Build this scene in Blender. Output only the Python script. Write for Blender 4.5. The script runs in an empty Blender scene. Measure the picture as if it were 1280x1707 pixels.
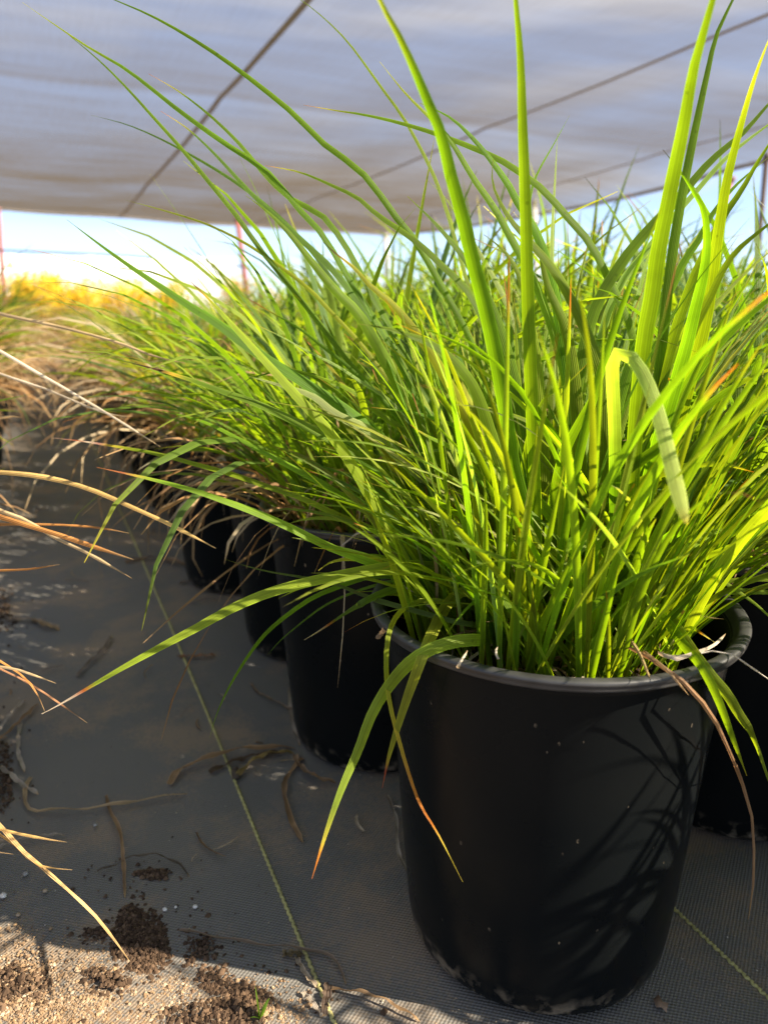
import bpy, bmesh, math, random
import numpy as np
from mathutils import Vector, noise

# ------------------------------------------------------------------ camera, sky, sun, exposure
S = bpy.context.scene
COL = S.collection
YAW = math.radians(23.4)          # the camera looks to the right of the rows (rows run along +Y)
PITCH = 0.2573                    # and a little down
CAMH = 0.5105
F_PX, CX, CY = 1282.0, 640.0, 853.5
RIGHT = Vector((math.cos(YAW), -math.sin(YAW), 0))
FWD = Vector((math.sin(YAW), math.cos(YAW), 0))

cam_data = bpy.data.cameras.new('camera')
cam = bpy.data.objects.new('camera', cam_data)
COL.objects.link(cam)
cam.location = (0, 0, CAMH)
cam.rotation_euler = (math.pi / 2 - PITCH, 0, -YAW)
cam_data.sensor_fit = 'VERTICAL'
cam_data.sensor_height = 24.0
cam_data.lens = 24.0 * F_PX / 1707.0
cam_data.clip_start = 0.01
cam_data.clip_end = 2000
cam_data.dof.use_dof = True
cam_data.dof.focus_distance = 0.56
cam_data.dof.aperture_fstop = 4.3
S.camera = cam

SUN_AZ = math.radians(129)        # clockwise from +Y
SUN_EL = math.radians(38)
SUN_DIR = Vector((math.sin(SUN_AZ) * math.cos(SUN_EL), math.cos(SUN_AZ) * math.cos(SUN_EL), math.sin(SUN_EL)))
world = bpy.data.worlds.new('World')
S.world = world
world.use_nodes = True
wn, wl = world.node_tree.nodes, world.node_tree.links
wn.clear()
w_out = wn.new('ShaderNodeOutputWorld')
w_bg = wn.new('ShaderNodeBackground')
sky = wn.new('ShaderNodeTexSky')
sky.sky_type = 'NISHITA'
sky.sun_disc = False
sky.sun_elevation = SUN_EL
sky.sun_rotation = SUN_AZ
sky.air_density = 0.6
sky.dust_density = 0.0
sky.ozone_density = 2.0
sky.altitude = 1200
w_tc = wn.new('ShaderNodeTexCoord')
w_map = wn.new('ShaderNodeMapping')
w_map.inputs['Scale'].default_value = (1.2, 1.2, 9.0)
w_noise = wn.new('ShaderNodeTexNoise')
w_noise.inputs['Scale'].default_value = 2.2
w_noise.inputs['Detail'].default_value = 3
w_noise.inputs['Roughness'].default_value = 0.45
w_ramp = wn.new('ShaderNodeValToRGB')
w_ramp.color_ramp.elements[0].position = 0.44
w_ramp.color_ramp.elements[1].position = 0.80
w_ramp.color_ramp.elements[0].color = (.26, .26, .26, 1)
w_mix = wn.new('ShaderNodeMix')
w_mix.data_type = 'RGBA'
w_mix.inputs[7].default_value = (3.6, 3.6, 3.7, 1)
wl.new(w_tc.outputs['Generated'], w_map.inputs['Vector'])
wl.new(w_map.outputs['Vector'], w_noise.inputs['Vector'])
wl.new(w_noise.outputs['Fac'], w_ramp.inputs['Fac'])
wl.new(w_ramp.outputs['Color'], w_mix.inputs[0])
wl.new(sky.outputs['Color'], w_mix.inputs[6])
wl.new(w_mix.outputs[2], w_bg.inputs['Color'])
wl.new(w_bg.outputs['Background'], w_out.inputs['Surface'])
w_bg.inputs['Strength'].default_value = 0.10

sun_data = bpy.data.lights.new('sun', 'SUN')
sun_data.energy = 5.0
sun_data.angle = math.radians(0.5)
sun_data.color = (1.0, 0.88, 0.70)
sun = bpy.data.objects.new('sun', sun_data)
COL.objects.link(sun)
sun.rotation_euler = SUN_DIR.to_track_quat('Z', 'Y').to_euler()
sun.location = (4, -3, 6)

S.view_settings.view_transform = 'Standard'
S.view_settings.look = 'None'
S.view_settings.gamma = 1.0
S.view_settings.use_curve_mapping = False
S.view_settings.exposure = 1.55
S.cycles.max_bounces = 8
S.cycles.transparent_max_bounces = 8
S.cycles.use_denoising = True

rng = random.Random(7)

# ------------------------------------------------------------------ helpers: picture -> place
def cp(xc, yc, z):
    """camera-aligned ground coordinates -> world"""
    p = RIGHT * xc + FWD * yc
    return Vector((p.x, p.y, z))

def ray(px, py):
    a = (px - CX) / F_PX
    b = -(py - CY) / F_PX
    return a, math.cos(PITCH) + b * math.sin(PITCH), -math.sin(PITCH) + b * math.cos(PITCH)

def at_depth(px, py, yc):
    X, Y, Z = ray(px, py)
    s = yc / Y
    return cp(X * s, yc, CAMH + Z * s)

def on_level(px, py, z=0.0):
    X, Y, Z = ray(px, py)
    s = (z - CAMH) / Z
    return cp(X * s, Y * s, z)

def depth_on_level(px, py, z):
    X, Y, Z = ray(px, py)
    return Y * (z - CAMH) / Z

def to_px(p):
    d = Vector(p) - Vector((0, 0, CAMH))
    xc, yc, z = d.dot(RIGHT), d.dot(FWD), d.z
    c = yc * math.cos(PITCH) - z * math.sin(PITCH)
    u = yc * math.sin(PITCH) + z * math.cos(PITCH)
    if c < 0.02:
        return None
    return CX + F_PX * xc / c, CY - F_PX * u / c

# ------------------------------------------------------------------ helpers: objects
def tag(o, label=None, cat=None, group=None, kind=None):
    if label: o['label'] = label
    if cat: o['category'] = cat
    if group: o['group'] = group
    if kind: o['kind'] = kind
    return o

def empty(name, loc, label, cat, group=None, rz=0.0):
    o = bpy.data.objects.new(name, None)
    COL.objects.link(o)
    o.location = loc
    o.rotation_euler = (0, 0, rz)
    o.empty_display_size = 0.05
    return tag(o, label, cat, group)

def link(name, me, parent=None):
    o = bpy.data.objects.new(name, me)
    COL.objects.link(o)
    if parent is not None:
        o.parent = parent
    return o

class MB:
    """collects vertices, faces, uvs and colours for ONE mesh"""
    def __init__(self):
        self.v, self.f, self.uv, self.c = [], [], [], []

    def vert(self, p, uv=(0, 0), c=(1, 1, 1)):
        self.v.append((p[0], p[1], p[2])); self.uv.append(uv); self.c.append(c)
        return len(self.v) - 1

    def mesh(self, name, mats, smooth=True, off=(0, 0, 0)):
        me = bpy.data.meshes.new(name)
        if off != (0, 0, 0):
            ox, oy, oz = off
            vs = [(x - ox, y - oy, z - oz) for x, y, z in self.v]
        else:
            vs = self.v
        me.from_pydata(vs, [], self.f)
        nl = len(me.loops)
        vi = np.empty(nl, dtype=np.int32)
        me.loops.foreach_get('vertex_index', vi)
        uvl = me.uv_layers.new(name='UVMap')
        uvl.data.foreach_set('uv', np.array(self.uv, dtype=np.float32)[vi].ravel())
        ca = me.color_attributes.new('tone', 'FLOAT_COLOR', 'POINT')
        cc = np.ones((len(self.v), 4), dtype=np.float32)
        cc[:, :3] = np.array(self.c, dtype=np.float32)
        ca.data.foreach_set('color', cc.ravel())
        if smooth:
            me.polygons.foreach_set('use_smooth', [True] * len(me.polygons))
        for m in (mats if isinstance(mats, (list, tuple)) else [mats]):
            me.materials.append(m)
        me.update()
        return me

    def build(self, name, mats, parent=None, smooth=True, off=(0, 0, 0)):
        return link(name, self.mesh(name, mats, smooth, off), parent)

    def tube(self, pts, radii, n=8, c=(1, 1, 1), caps=True):
        pts = [Vector(p) for p in pts]
        if not isinstance(radii, (list, tuple)):
            radii = [radii] * len(pts)
        rings = []
        ref = None
        for i, p in enumerate(pts):
            t = (pts[min(i + 1, len(pts) - 1)] - pts[max(i - 1, 0)]).normalized()
            if ref is None:
                ref = Vector((0, 0, 1)) if abs(t.z) < 0.9 else Vector((1, 0, 0))
            a = (ref - t * ref.dot(t)).normalized()
            ref = a
            b = t.cross(a)
            rings.append([self.vert(p + (a * math.cos(2 * math.pi * k / n) + b * math.sin(2 * math.pi * k / n)) * radii[i],
                                    (k / n, i / max(1, len(pts) - 1)), c) for k in range(n)])
        for r0, r1 in zip(rings, rings[1:]):
            for k in range(n):
                self.f.append((r0[k], r0[(k + 1) % n], r1[(k + 1) % n], r1[k]))
        if caps:
            self.f.append(tuple(reversed(rings[0]))); self.f.append(tuple(rings[-1]))

    def box(self, a, b, c=(1, 1, 1)):
        (x0, y0, z0), (x1, y1, z1) = a, b
        i = [self.vert(p, (0, 0), c) for p in ((x0, y0, z0), (x1, y0, z0), (x1, y1, z0), (x0, y1, z0),
                                             (x0, y0, z1), (x1, y0, z1), (x1, y1, z1), (x0, y1, z1))]
        for q in ((3, 2, 1, 0), (4, 5, 6, 7), (0, 1, 5, 4), (1, 2, 6, 5), (2, 3, 7, 6), (3, 0, 4, 7)):
            self.f.append(tuple(i[k] for k in q))

    def lump(self, p, r, c=(1, 1, 1), rnd=rng, flat=0.7):
        """an irregular grain: a jittered octahedron / low ball"""
        p = Vector(p)
        top = self.vert(p + Vector((rnd.uniform(-.3, .3) * r, rnd.uniform(-.3, .3) * r, r * flat * rnd.uniform(.8, 1.2))), (0, 0), c)
        bot = self.vert(p - Vector((0, 0, r * flat)), (0, 0), c)
        n = 5
        a0 = rnd.uniform(0, 6)
        ring = []
        for k in range(n):
            a = a0 + 2 * math.pi * k / n
            q = r * rnd.uniform(.7, 1.2)
            ring.append(self.vert(p + Vector((math.cos(a) * q, math.sin(a) * q, rnd.uniform(-.25, .25) * r)), (0, 0), c))
        for k in range(n):
            self.f.append((ring[k], ring[(k + 1) % n], top)); self.f.append((ring[(k + 1) % n], ring[k], bot))

def spline(pts, n, bias=1.0):
    """Catmull-Rom through points, n+1 samples by arc length"""
    P = [np.array(p, dtype=float) for p in pts]
    if len(P) == 2:
        P = [P[0], (P[0] + P[1]) / 2, P[1]]
    P = [2 * P[0] - P[1]] + P + [2 * P[-1] - P[-2]]
    out = []
    for i in range(1, len(P) - 2):
        p0, p1, p2, p3 = P[i - 1], P[i], P[i + 1], P[i + 2]
        d = [max(1e-9, np.linalg.norm(b - a)) ** 0.5 for a, b in ((p0, p1), (p1, p2), (p2, p3))]
        t0, t1 = 0.0, d[0]; t2 = t1 + d[1]; t3 = t2 + d[2]
        for k in range(14):
            t = t1 + (t2 - t1) * k / 14
            A1 = p0 * (t1 - t) / (t1 - t0) + p1 * (t - t0) / (t1 - t0)
            A2 = p1 * (t2 - t) / (t2 - t1) + p2 * (t - t1) / (t2 - t1)
            A3 = p2 * (t3 - t) / (t3 - t2) + p3 * (t - t2) / (t3 - t2)
            B1 = A1 * (t2 - t) / (t2 - t0) + A2 * (t - t0) / (t2 - t0)
            B2 = A2 * (t3 - t) / (t3 - t1) + A3 * (t - t1) / (t3 - t1)
            out.append(B1 * (t2 - t) / (t2 - t1) + B2 * (t - t1) / (t2 - t1))
    out.append(P[-2])
    out = np.array(out)
    s = np.concatenate([[0], np.cumsum(np.linalg.norm(np.diff(out, axis=0), axis=1))])
    want = (1 - (1 - np.linspace(0, 1, n + 1)) ** bias) * s[-1]
    return np.stack([np.interp(want, s, out[:, k]) for k in range(out.shape[1])], 1), s[-1]

# leaf colours run green, then a withered tip; a few have sunlight painted in
BLACK, DKBROWN, ORANGE, RUST = (.012, .008, .006), (.05, .022, .012), (.50, .17, .02), (.32, .09, .02)
WHITE, TAN, YEL, PALE = (.55, .46, .36), (.42, .28, .13), (.42, .36, .04), (.50, .42, .26)
def mixc(a, b, t):
    t = min(1, max(0, t))
    return tuple(x + (y - x) * t for x, y in zip(a, b))

TIPS = {            # (fraction of length from the tip, colour), outermost first
    'g': [(0.0, (.16, .17, .02)), (.03, None)],
    'k': [(0.0, BLACK), (.022, BLACK), (.028, DKBROWN), (.036, ORANGE), (.05, YEL), (.075, None)],
    'o': [(0.0, RUST), (.010, ORANGE), (.03, YEL), (.065, None)],
    'O': [(0.0, RUST), (.015, ORANGE), (.045, ORANGE), (.07, YEL), (.13, None)],
    'P': [(0.0, YEL), (.02, (.36, .42, .10)), (.42, (.30, .38, .08)), (.6, None)],  # pale outer half paints sunlight onto the drooping leaf
    'w': [(0.0, WHITE), (.045, WHITE), (.055, DKBROWN), (.068, RUST), (.08, None)],
    'W': [(0.0, (.40, .28, .24)), (.05, RUST), (.07, WHITE), (.10, (.25, .05, .03)), (.115, YEL), (.15, None)],
    'y': [(0.0, YEL), (.03, (.30, .31, .03)), (.14, None)],
    'B': [(0.0, BLACK), (.05, DKBROWN), (.075, DKBROWN), (.085, ORANGE), (.095, YEL), (.12, None)],
    'r': [(0.0, RUST), (.06, (.28, .08, .05)), (.075, YEL), (.10, None)],
    't': [(0.0, TAN), (.28, TAN), (.45, (.45, .33, .05)), (.62, (.25, .27, .02)), (.8, None)],
    'd': [(0.0, TAN), (.02, TAN), (.03, None)],
    'R': [(0.0, YEL), (.08, YEL), (.12, ORANGE), (.22, (.36, .20, .04)), (.28, YEL), (.42, None)],
}
def tip_colour(kind, s, base):
    prev = None
    for q, c in TIPS[kind]:
        c = base if c is None else c
        if s <= q:
            if prev is None:
                return c
            return mixc(prev[1], c, (s - prev[0]) / max(1e-6, q - prev[0]))
        prev = (q, c)
    return base

def shape_w(v, kind):
    """width along the blade, 0 root .. 1 tip"""
    b = 0.62 + 0.38 * min(1.0, v / 0.35)
    if kind == 'blunt':
        t = 1.0 if v < .93 else math.sqrt(max(0.03, 1 - ((v - .93) / .07) ** 2))
        return b * t * (1 - 0.25 * max(0, v - .4))
    if kind == 'dry':
        return 0.85 + 0.15 * math.sin(v * 19) if v < .93 else max(0.12, (1 - v) / .07)
    t = 1.0 if v < .45 else max(0.045, 1 - ((v - .45) / .55) ** 2.1)
    return b * t

def add_blade(mb, P, L, wmax, W_of, base, tip='g', across=4, fold=0.22, kind='leaf', root=None, rootlen=.08):
    """ribbon with a channelled cross-section; P samples root->tip, W_of(i, T) gives the width direction"""
    n = len(P) - 1
    s = np.concatenate([[0], np.cumsum(np.linalg.norm(np.diff(P, axis=0), axis=1))])
    s = s / s[-1]
    rows = []
    lastW = None
    for i in range(n + 1):
        p = Vector(P[i])
        T = (Vector(P[min(i + 1, n)]) - Vector(P[max(i - 1, 0)])).normalized()
        W = W_of(i, T)
        W = (W - T * W.dot(T))
        W = W.normalized() if W.length > 1e-6 else lastW
        if lastW is not None and W.dot(lastW) < 0:
            W = -W
        lastW = W
        N = W.cross(T).normalized()
        w = wmax * shape_w(s[i], kind)
        c = tip_colour(tip, 1 - s[i], base)
        if root and s[i] < rootlen:
            c = mixc(root, c, s[i] / rootlen)
        if kind == 'dry':
            h = noise.noise(Vector((s[i] * 9 + P[0][0] * 37, P[0][1] * 41, 0)))
            h2 = noise.noise(Vector((s[i] * 31 + P[0][1] * 53, P[0][0] * 29, 4)))
            c = tuple(q * (1 + .45 * h + .25 * h2) for q in c)
            w *= 1 + .25 * h2
        row = []
        for k in range(across + 1):
            u = k / across
            x = (u - .5)
            row.append(mb.vert(p + W * (x * w) + N * (fold * w * (abs(x) * 2) ** 1.6 * .5), (u, s[i]), c))
        rows.append(row)
    for r0, r1 in zip(rows, rows[1:]):
        for k in range(across):
            mb.f.append((r0[k], r0[k + 1], r1[k + 1], r1[k]))

# ------------------------------------------------------------------ materials
def new_mat(name):
    m = bpy.data.materials.new(name)
    m.use_nodes = True
    nt = m.node_tree
    nt.nodes.clear()
    return m, nt.nodes, nt.links

def N(nodes, kind, **kw):
    n = nodes.new('ShaderNode' + kind)
    for k, v in kw.items():
        if k in n.inputs.keys() if hasattr(n.inputs, 'keys') else False:
            n.inputs[k].default_value = v
        else:
            setattr(n, k, v)
    return n

def leaf_mat(name, ribs, trans=0.46, rough=0.5, tcol=(2.7, 2.7, .45), vary=True):
    m, n, l = new_mat(name)
    out = N(n, 'OutputMaterial')
    at = N(n, 'Attribute', attribute_name='tone')
    oi = N(n, 'ObjectInfo')
    uv = N(n, 'UVMap')
    sep = N(n, 'SeparateXYZ')
    l.new(uv.outputs['UV'], sep.inputs[0])
    # ribs running along the leaf
    mul = N(n, 'Math', operation='MULTIPLY'); mul.inputs[1].default_value = ribs * 2 * math.pi
    l.new(sep.outputs['X'], mul.inputs[0])
    sn = N(n, 'Math', operation='SINE'); l.new(mul.outputs[0], sn.inputs[0])
    geo = N(n, 'NewGeometry')
    no = N(n, 'TexNoise'); no.inputs['Scale'].default_value = 35; no.inputs['Detail'].default_value = 3
    l.new(geo.outputs['Position'], no.inputs['Vector'])
    rib = N(n, 'MapRange'); rib.inputs[1].default_value = -1; rib.inputs[2].default_value = 1
    rib.inputs[3].default_value = .84; rib.inputs[4].default_value = 1.10
    l.new(sn.outputs[0], rib.inputs[0])
    nz = N(n, 'MapRange'); nz.inputs[1].default_value = .3; nz.inputs[2].default_value = .7
    nz.inputs[3].default_value = .8; nz.inputs[4].default_value = 1.2
    l.new(no.outputs['Fac'], nz.inputs[0])
    ce = N(n, 'Math', operation='SUBTRACT'); ce.inputs[1].default_value = .5; l.new(sep.outputs['X'], ce.inputs[0])
    ab = N(n, 'Math', operation='ABSOLUTE'); l.new(ce.outputs[0], ab.inputs[0])
    edge = N(n, 'MapRange'); edge.inputs[1].default_value = .36; edge.inputs[2].default_value = .5
    edge.inputs[3].default_value = 1.0; edge.inputs[4].default_value = 1.45
    l.new(ab.outputs[0], edge.inputs[0])
    mid = N(n, 'MapRange'); mid.inputs[1].default_value = .0; mid.inputs[2].default_value = .07
    mid.inputs[3].default_value = .72; mid.inputs[4].default_value = 1.0
    l.new(ab.outputs[0], mid.inputs[0])
    em = N(n, 'Math', operation='MULTIPLY'); l.new(edge.outputs[0], em.inputs[0]); l.new(mid.outputs[0], em.inputs[1])
    vs = N(n, 'TexVoronoi'); vs.inputs['Scale'].default_value = 240; l.new(geo.outputs['Position'], vs.inputs['Vector'])
    vc = N(n, 'SeparateColor'); l.new(vs.outputs['Color'], vc.inputs[0])
    vg = N(n, 'Math', operation='GREATER_THAN'); vg.inputs[1].default_value = .97; l.new(vc.outputs[0], vg.inputs[0])
    vd = N(n, 'Math', operation='LESS_THAN'); vd.inputs[1].default_value = .28; l.new(vs.outputs['Distance'], vd.inputs[0])
    vm = N(n, 'Math', operation='MULTIPLY'); l.new(vg.outputs[0], vm.inputs[0]); l.new(vd.outputs[0], vm.inputs[1])
    vf = N(n, 'MapRange'); vf.inputs[3].default_value = 1.0; vf.inputs[4].default_value = .72; l.new(vm.outputs[0], vf.inputs[0])
    em2 = N(n, 'Math', operation='MULTIPLY'); l.new(em.outputs[0], em2.inputs[0]); l.new(vf.outputs[0], em2.inputs[1])
    f0 = N(n, 'Math', operation='MULTIPLY'); l.new(rib.outputs[0], f0.inputs[0]); l.new(nz.outputs[0], f0.inputs[1])
    f = N(n, 'Math', operation='MULTIPLY'); l.new(f0.outputs[0], f.inputs[0]); l.new(em2.outputs[0], f.inputs[1])
    hs = N(n, 'HueSaturation')
    if vary:
        hv = N(n, 'MapRange'); hv.inputs[3].default_value = .487; hv.inputs[4].default_value = .513
        l.new(oi.outputs['Random'], hv.inputs[0]); l.new(hv.outputs[0], hs.inputs['Hue'])
    l.new(at.outputs['Color'], hs.inputs['Color'])
    l.new(f.outputs[0], hs.inputs['Value'])
    bsdf = N(n, 'BsdfPrincipled')
    bsdf.inputs['Roughness'].default_value = rough
    bsdf.inputs['Specular IOR Level'].default_value = .2
    l.new(hs.outputs['Color'], bsdf.inputs['Base Color'])
    bp = N(n, 'Bump'); bp.inputs['Strength'].default_value = .35; bp.inputs['Distance'].default_value = .0006
    l.new(sn.outputs[0], bp.inputs['Height']); l.new(bp.outputs[0], bsdf.inputs['Normal'])
    tr = N(n, 'BsdfTranslucent')
    tm = N(n, 'Mix', data_type='RGBA', blend_type='MULTIPLY'); tm.inputs[0].default_value = 1
    tm.inputs[7].default_value = (*tcol, 1)
    l.new(hs.outputs['Color'], tm.inputs[6]); l.new(tm.outputs[2], tr.inputs['Color'])
    mx = N(n, 'MixShader'); mx.inputs[0].default_value = trans
    l.new(bsdf.outputs[0], mx.inputs[1]); l.new(tr.outputs[0], mx.inputs[2])
    l.new(mx.outputs[0], out.inputs['Surface'])
    return m

def plain_mat(name, col, rough=.6, noise_amt=.25, scale=20, spec=.4, bump=0.0, metallic=0, use_tone=False, coord='Object'):
    m, n, l = new_mat(name)
    out = N(n, 'OutputMaterial')
    b = N(n, 'BsdfPrincipled')
    b.inputs['Roughness'].default_value = rough
    b.inputs['Specular IOR Level'].default_value = spec
    b.inputs['Metallic'].default_value = metallic
    tc = N(n, 'TexCoord')
    no = N(n, 'TexNoise'); no.inputs['Scale'].default_value = scale; no.inputs['Detail'].default_value = 5
    l.new(tc.outputs[coord], no.inputs['Vector'])
    mr = N(n, 'MapRange'); mr.inputs[1].default_value = .25; mr.inputs[2].default_value = .75
    mr.inputs[3].default_value = 1 - noise_amt; mr.inputs[4].default_value = 1 + noise_amt
    l.new(no.outputs['Fac'], mr.inputs[0])
    hs = N(n, 'HueSaturation'); l.new(mr.outputs[0], hs.inputs['Value'])
    if use_tone:
        at = N(n, 'Attribute', attribute_name='tone'); l.new(at.outputs['Color'], hs.inputs['Color'])
    else:
        hs.inputs['Color'].default_value = (*col, 1)
    l.new(hs.outputs[0], b.inputs['Base Color'])
    if bump:
        bp = N(n, 'Bump'); bp.inputs['Strength'].default_value = bump; bp.inputs['Distance'].default_value = .002
        l.new(no.outputs['Fac'], bp.inputs['Height']); l.new(bp.outputs[0], b.inputs['Normal'])
    l.new(b.outputs[0], out.inputs['Surface'])
    return m

M_LEAF = leaf_mat('leaf', 6.5)
M_LEAF_BG = leaf_mat('leaf_clump', 4.0)
M_DRY = leaf_mat('dry_leaf', 3.0, trans=.25, rough=.55, tcol=(1.5, 1.2, .9), vary=False)
M_YELLOW = leaf_mat('yellow_leaf', 1.0, trans=.45, rough=.5, tcol=(1.3, 1.2, .6), vary=False)
M_STEM = plain_mat('stem', (.10, .06, .03), .8)
M_STRAW = plain_mat('straw', (.3, .2, .1), .7, .35, 90, .3, .4, use_tone=True)
M_SOIL = plain_mat('potting_soil', (.018, .012, .008), .95, .6, 160, .15, .9)
M_CRUMB = plain_mat('crumb', (.05, .03, .02), .95, .35, 200, .15, .3, use_tone=True)
M_POSTS = plain_mat('post_paint', (.5, .1, .08), .55, .2, 8, use_tone=True)
M_CABLE = plain_mat('dark_cable', (.035, .035, .04), .7)

def pot_mat():
    m, n, l = new_mat('black_plastic')
    out = N(n, 'OutputMaterial'); b = N(n, 'BsdfPrincipled')
    tc = N(n, 'TexCoord')
    big = N(n, 'TexNoise'); big.inputs['Scale'].default_value = 9; big.inputs['Detail'].default_value = 6
    l.new(tc.outputs['Object'], big.inputs['Vector'])
    vor = N(n, 'TexVoronoi'); vor.inputs['Scale'].default_value = 190
    mp = N(n, 'Mapping'); mp.inputs['Scale'].default_value = (1, 1, .55)
    l.new(tc.outputs['Object'], mp.inputs['Vector']); l.new(mp.outputs[0], vor.inputs['Vector'])
    # sparse specks of splashed grit: only few cells, only their middle
    sp = N(n, 'Math', operation='LESS_THAN'); sp.inputs[1].default_value = .2
    l.new(vor.outputs['Distance'], sp.inputs[0])
    sepc = N(n, 'SeparateColor'); l.new(vor.outputs['Color'], sepc.inputs[0])
    pick = N(n, 'Math', operation='GREATER_THAN'); pick.inputs[1].default_value = .93
    l.new(sepc.outputs[0], pick.inputs[0])
    spk = N(n, 'Math', operation='MULTIPLY'); l.new(sp.outputs[0], spk.inputs[0]); l.new(pick.outputs[0], spk.inputs[1])
    # dirt ring near the ground
    sep = N(n, 'SeparateXYZ'); l.new(tc.outputs['Object'], sep.inputs[0])
    low = N(n, 'MapRange'); low.inputs[1].default_value = .03; low.inputs[2].default_value = .0
    low.inputs[3].default_value = 0; low.inputs[4].default_value = 1
    l.new(sep.outputs['Z'], low.inputs[0])
    fine = N(n, 'TexNoise'); fine.inputs['Scale'].default_value = 70; fine.inputs['Detail'].default_value = 4
    l.new(tc.outputs['Object'], fine.inputs['Vector'])
    thr = N(n, 'MapRange'); thr.inputs[1].default_value = .5; thr.inputs[2].default_value = .66
    l.new(fine.outputs['Fac'], thr.inputs[0])
    ring = N(n, 'Math', operation='MULTIPLY'); l.new(low.outputs[0], ring.inputs[0]); l.new(thr.outputs[0], ring.inputs[1])
    sd = N(n, 'Math', operation='MULTIPLY'); l.new(spk.outputs[0], sd.inputs[0]); l.new(sepc.outputs[1], sd.inputs[1])
    sd2 = N(n, 'Math', operation='MULTIPLY'); l.new(sd.outputs[0], sd2.inputs[0]); l.new(thr.outputs[0], sd2.inputs[1])
    sd2b = N(n, 'MapRange'); sd2b.inputs[4].default_value = .8; l.new(sd2.outputs[0], sd2b.inputs[0])
    tot = N(n, 'Math', operation='MAXIMUM'); l.new(ring.outputs[0], tot.inputs[0]); l.new(sd2b.outputs[0], tot.inputs[1])
    film = N(n, 'MapRange'); film.inputs[1].default_value = .45; film.inputs[2].default_value = .8
    film.inputs[3].default_value = 0; film.inputs[4].default_value = .008
    l.new(big.outputs['Fac'], film.inputs[0])
    tot2 = N(n, 'Math', operation='MAXIMUM'); l.new(tot.outputs[0], tot2.inputs[0]); l.new(film.outputs[0], tot2.inputs[1])
    mx = N(n, 'Mix', data_type='RGBA')
    mx.inputs[6].default_value = (.0052, .0064, .0070, 1); mx.inputs[7].default_value = (.30, .24, .17, 1)
    l.new(tot2.outputs[0], mx.inputs[0]); l.new(mx.outputs[2], b.inputs['Base Color'])
    rr = N(n, 'MapRange'); rr.inputs[3].default_value = .22; rr.inputs[4].default_value = .34
    l.new(big.outputs['Fac'], rr.inputs[0]); l.new(rr.outputs[0], b.inputs['Roughness'])
    b.inputs['Specular IOR Level'].default_value = .085
    bp = N(n, 'Bump'); bp.inputs['Strength'].default_value = .12; bp.inputs['Distance'].default_value = .0008
    l.new(fine.outputs['Fac'], bp.inputs['Height']); l.new(bp.outputs[0], b.inputs['Normal'])
    l.new(b.outputs[0], out.inputs['Surface'])
    return m
M_POT = pot_mat()
def rim_mat():
    m = plain_mat('rim_plastic', (.036, .036, .036), .42, .5, 40, .5, .15)
    return m
M_RIM = rim_mat()

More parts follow.
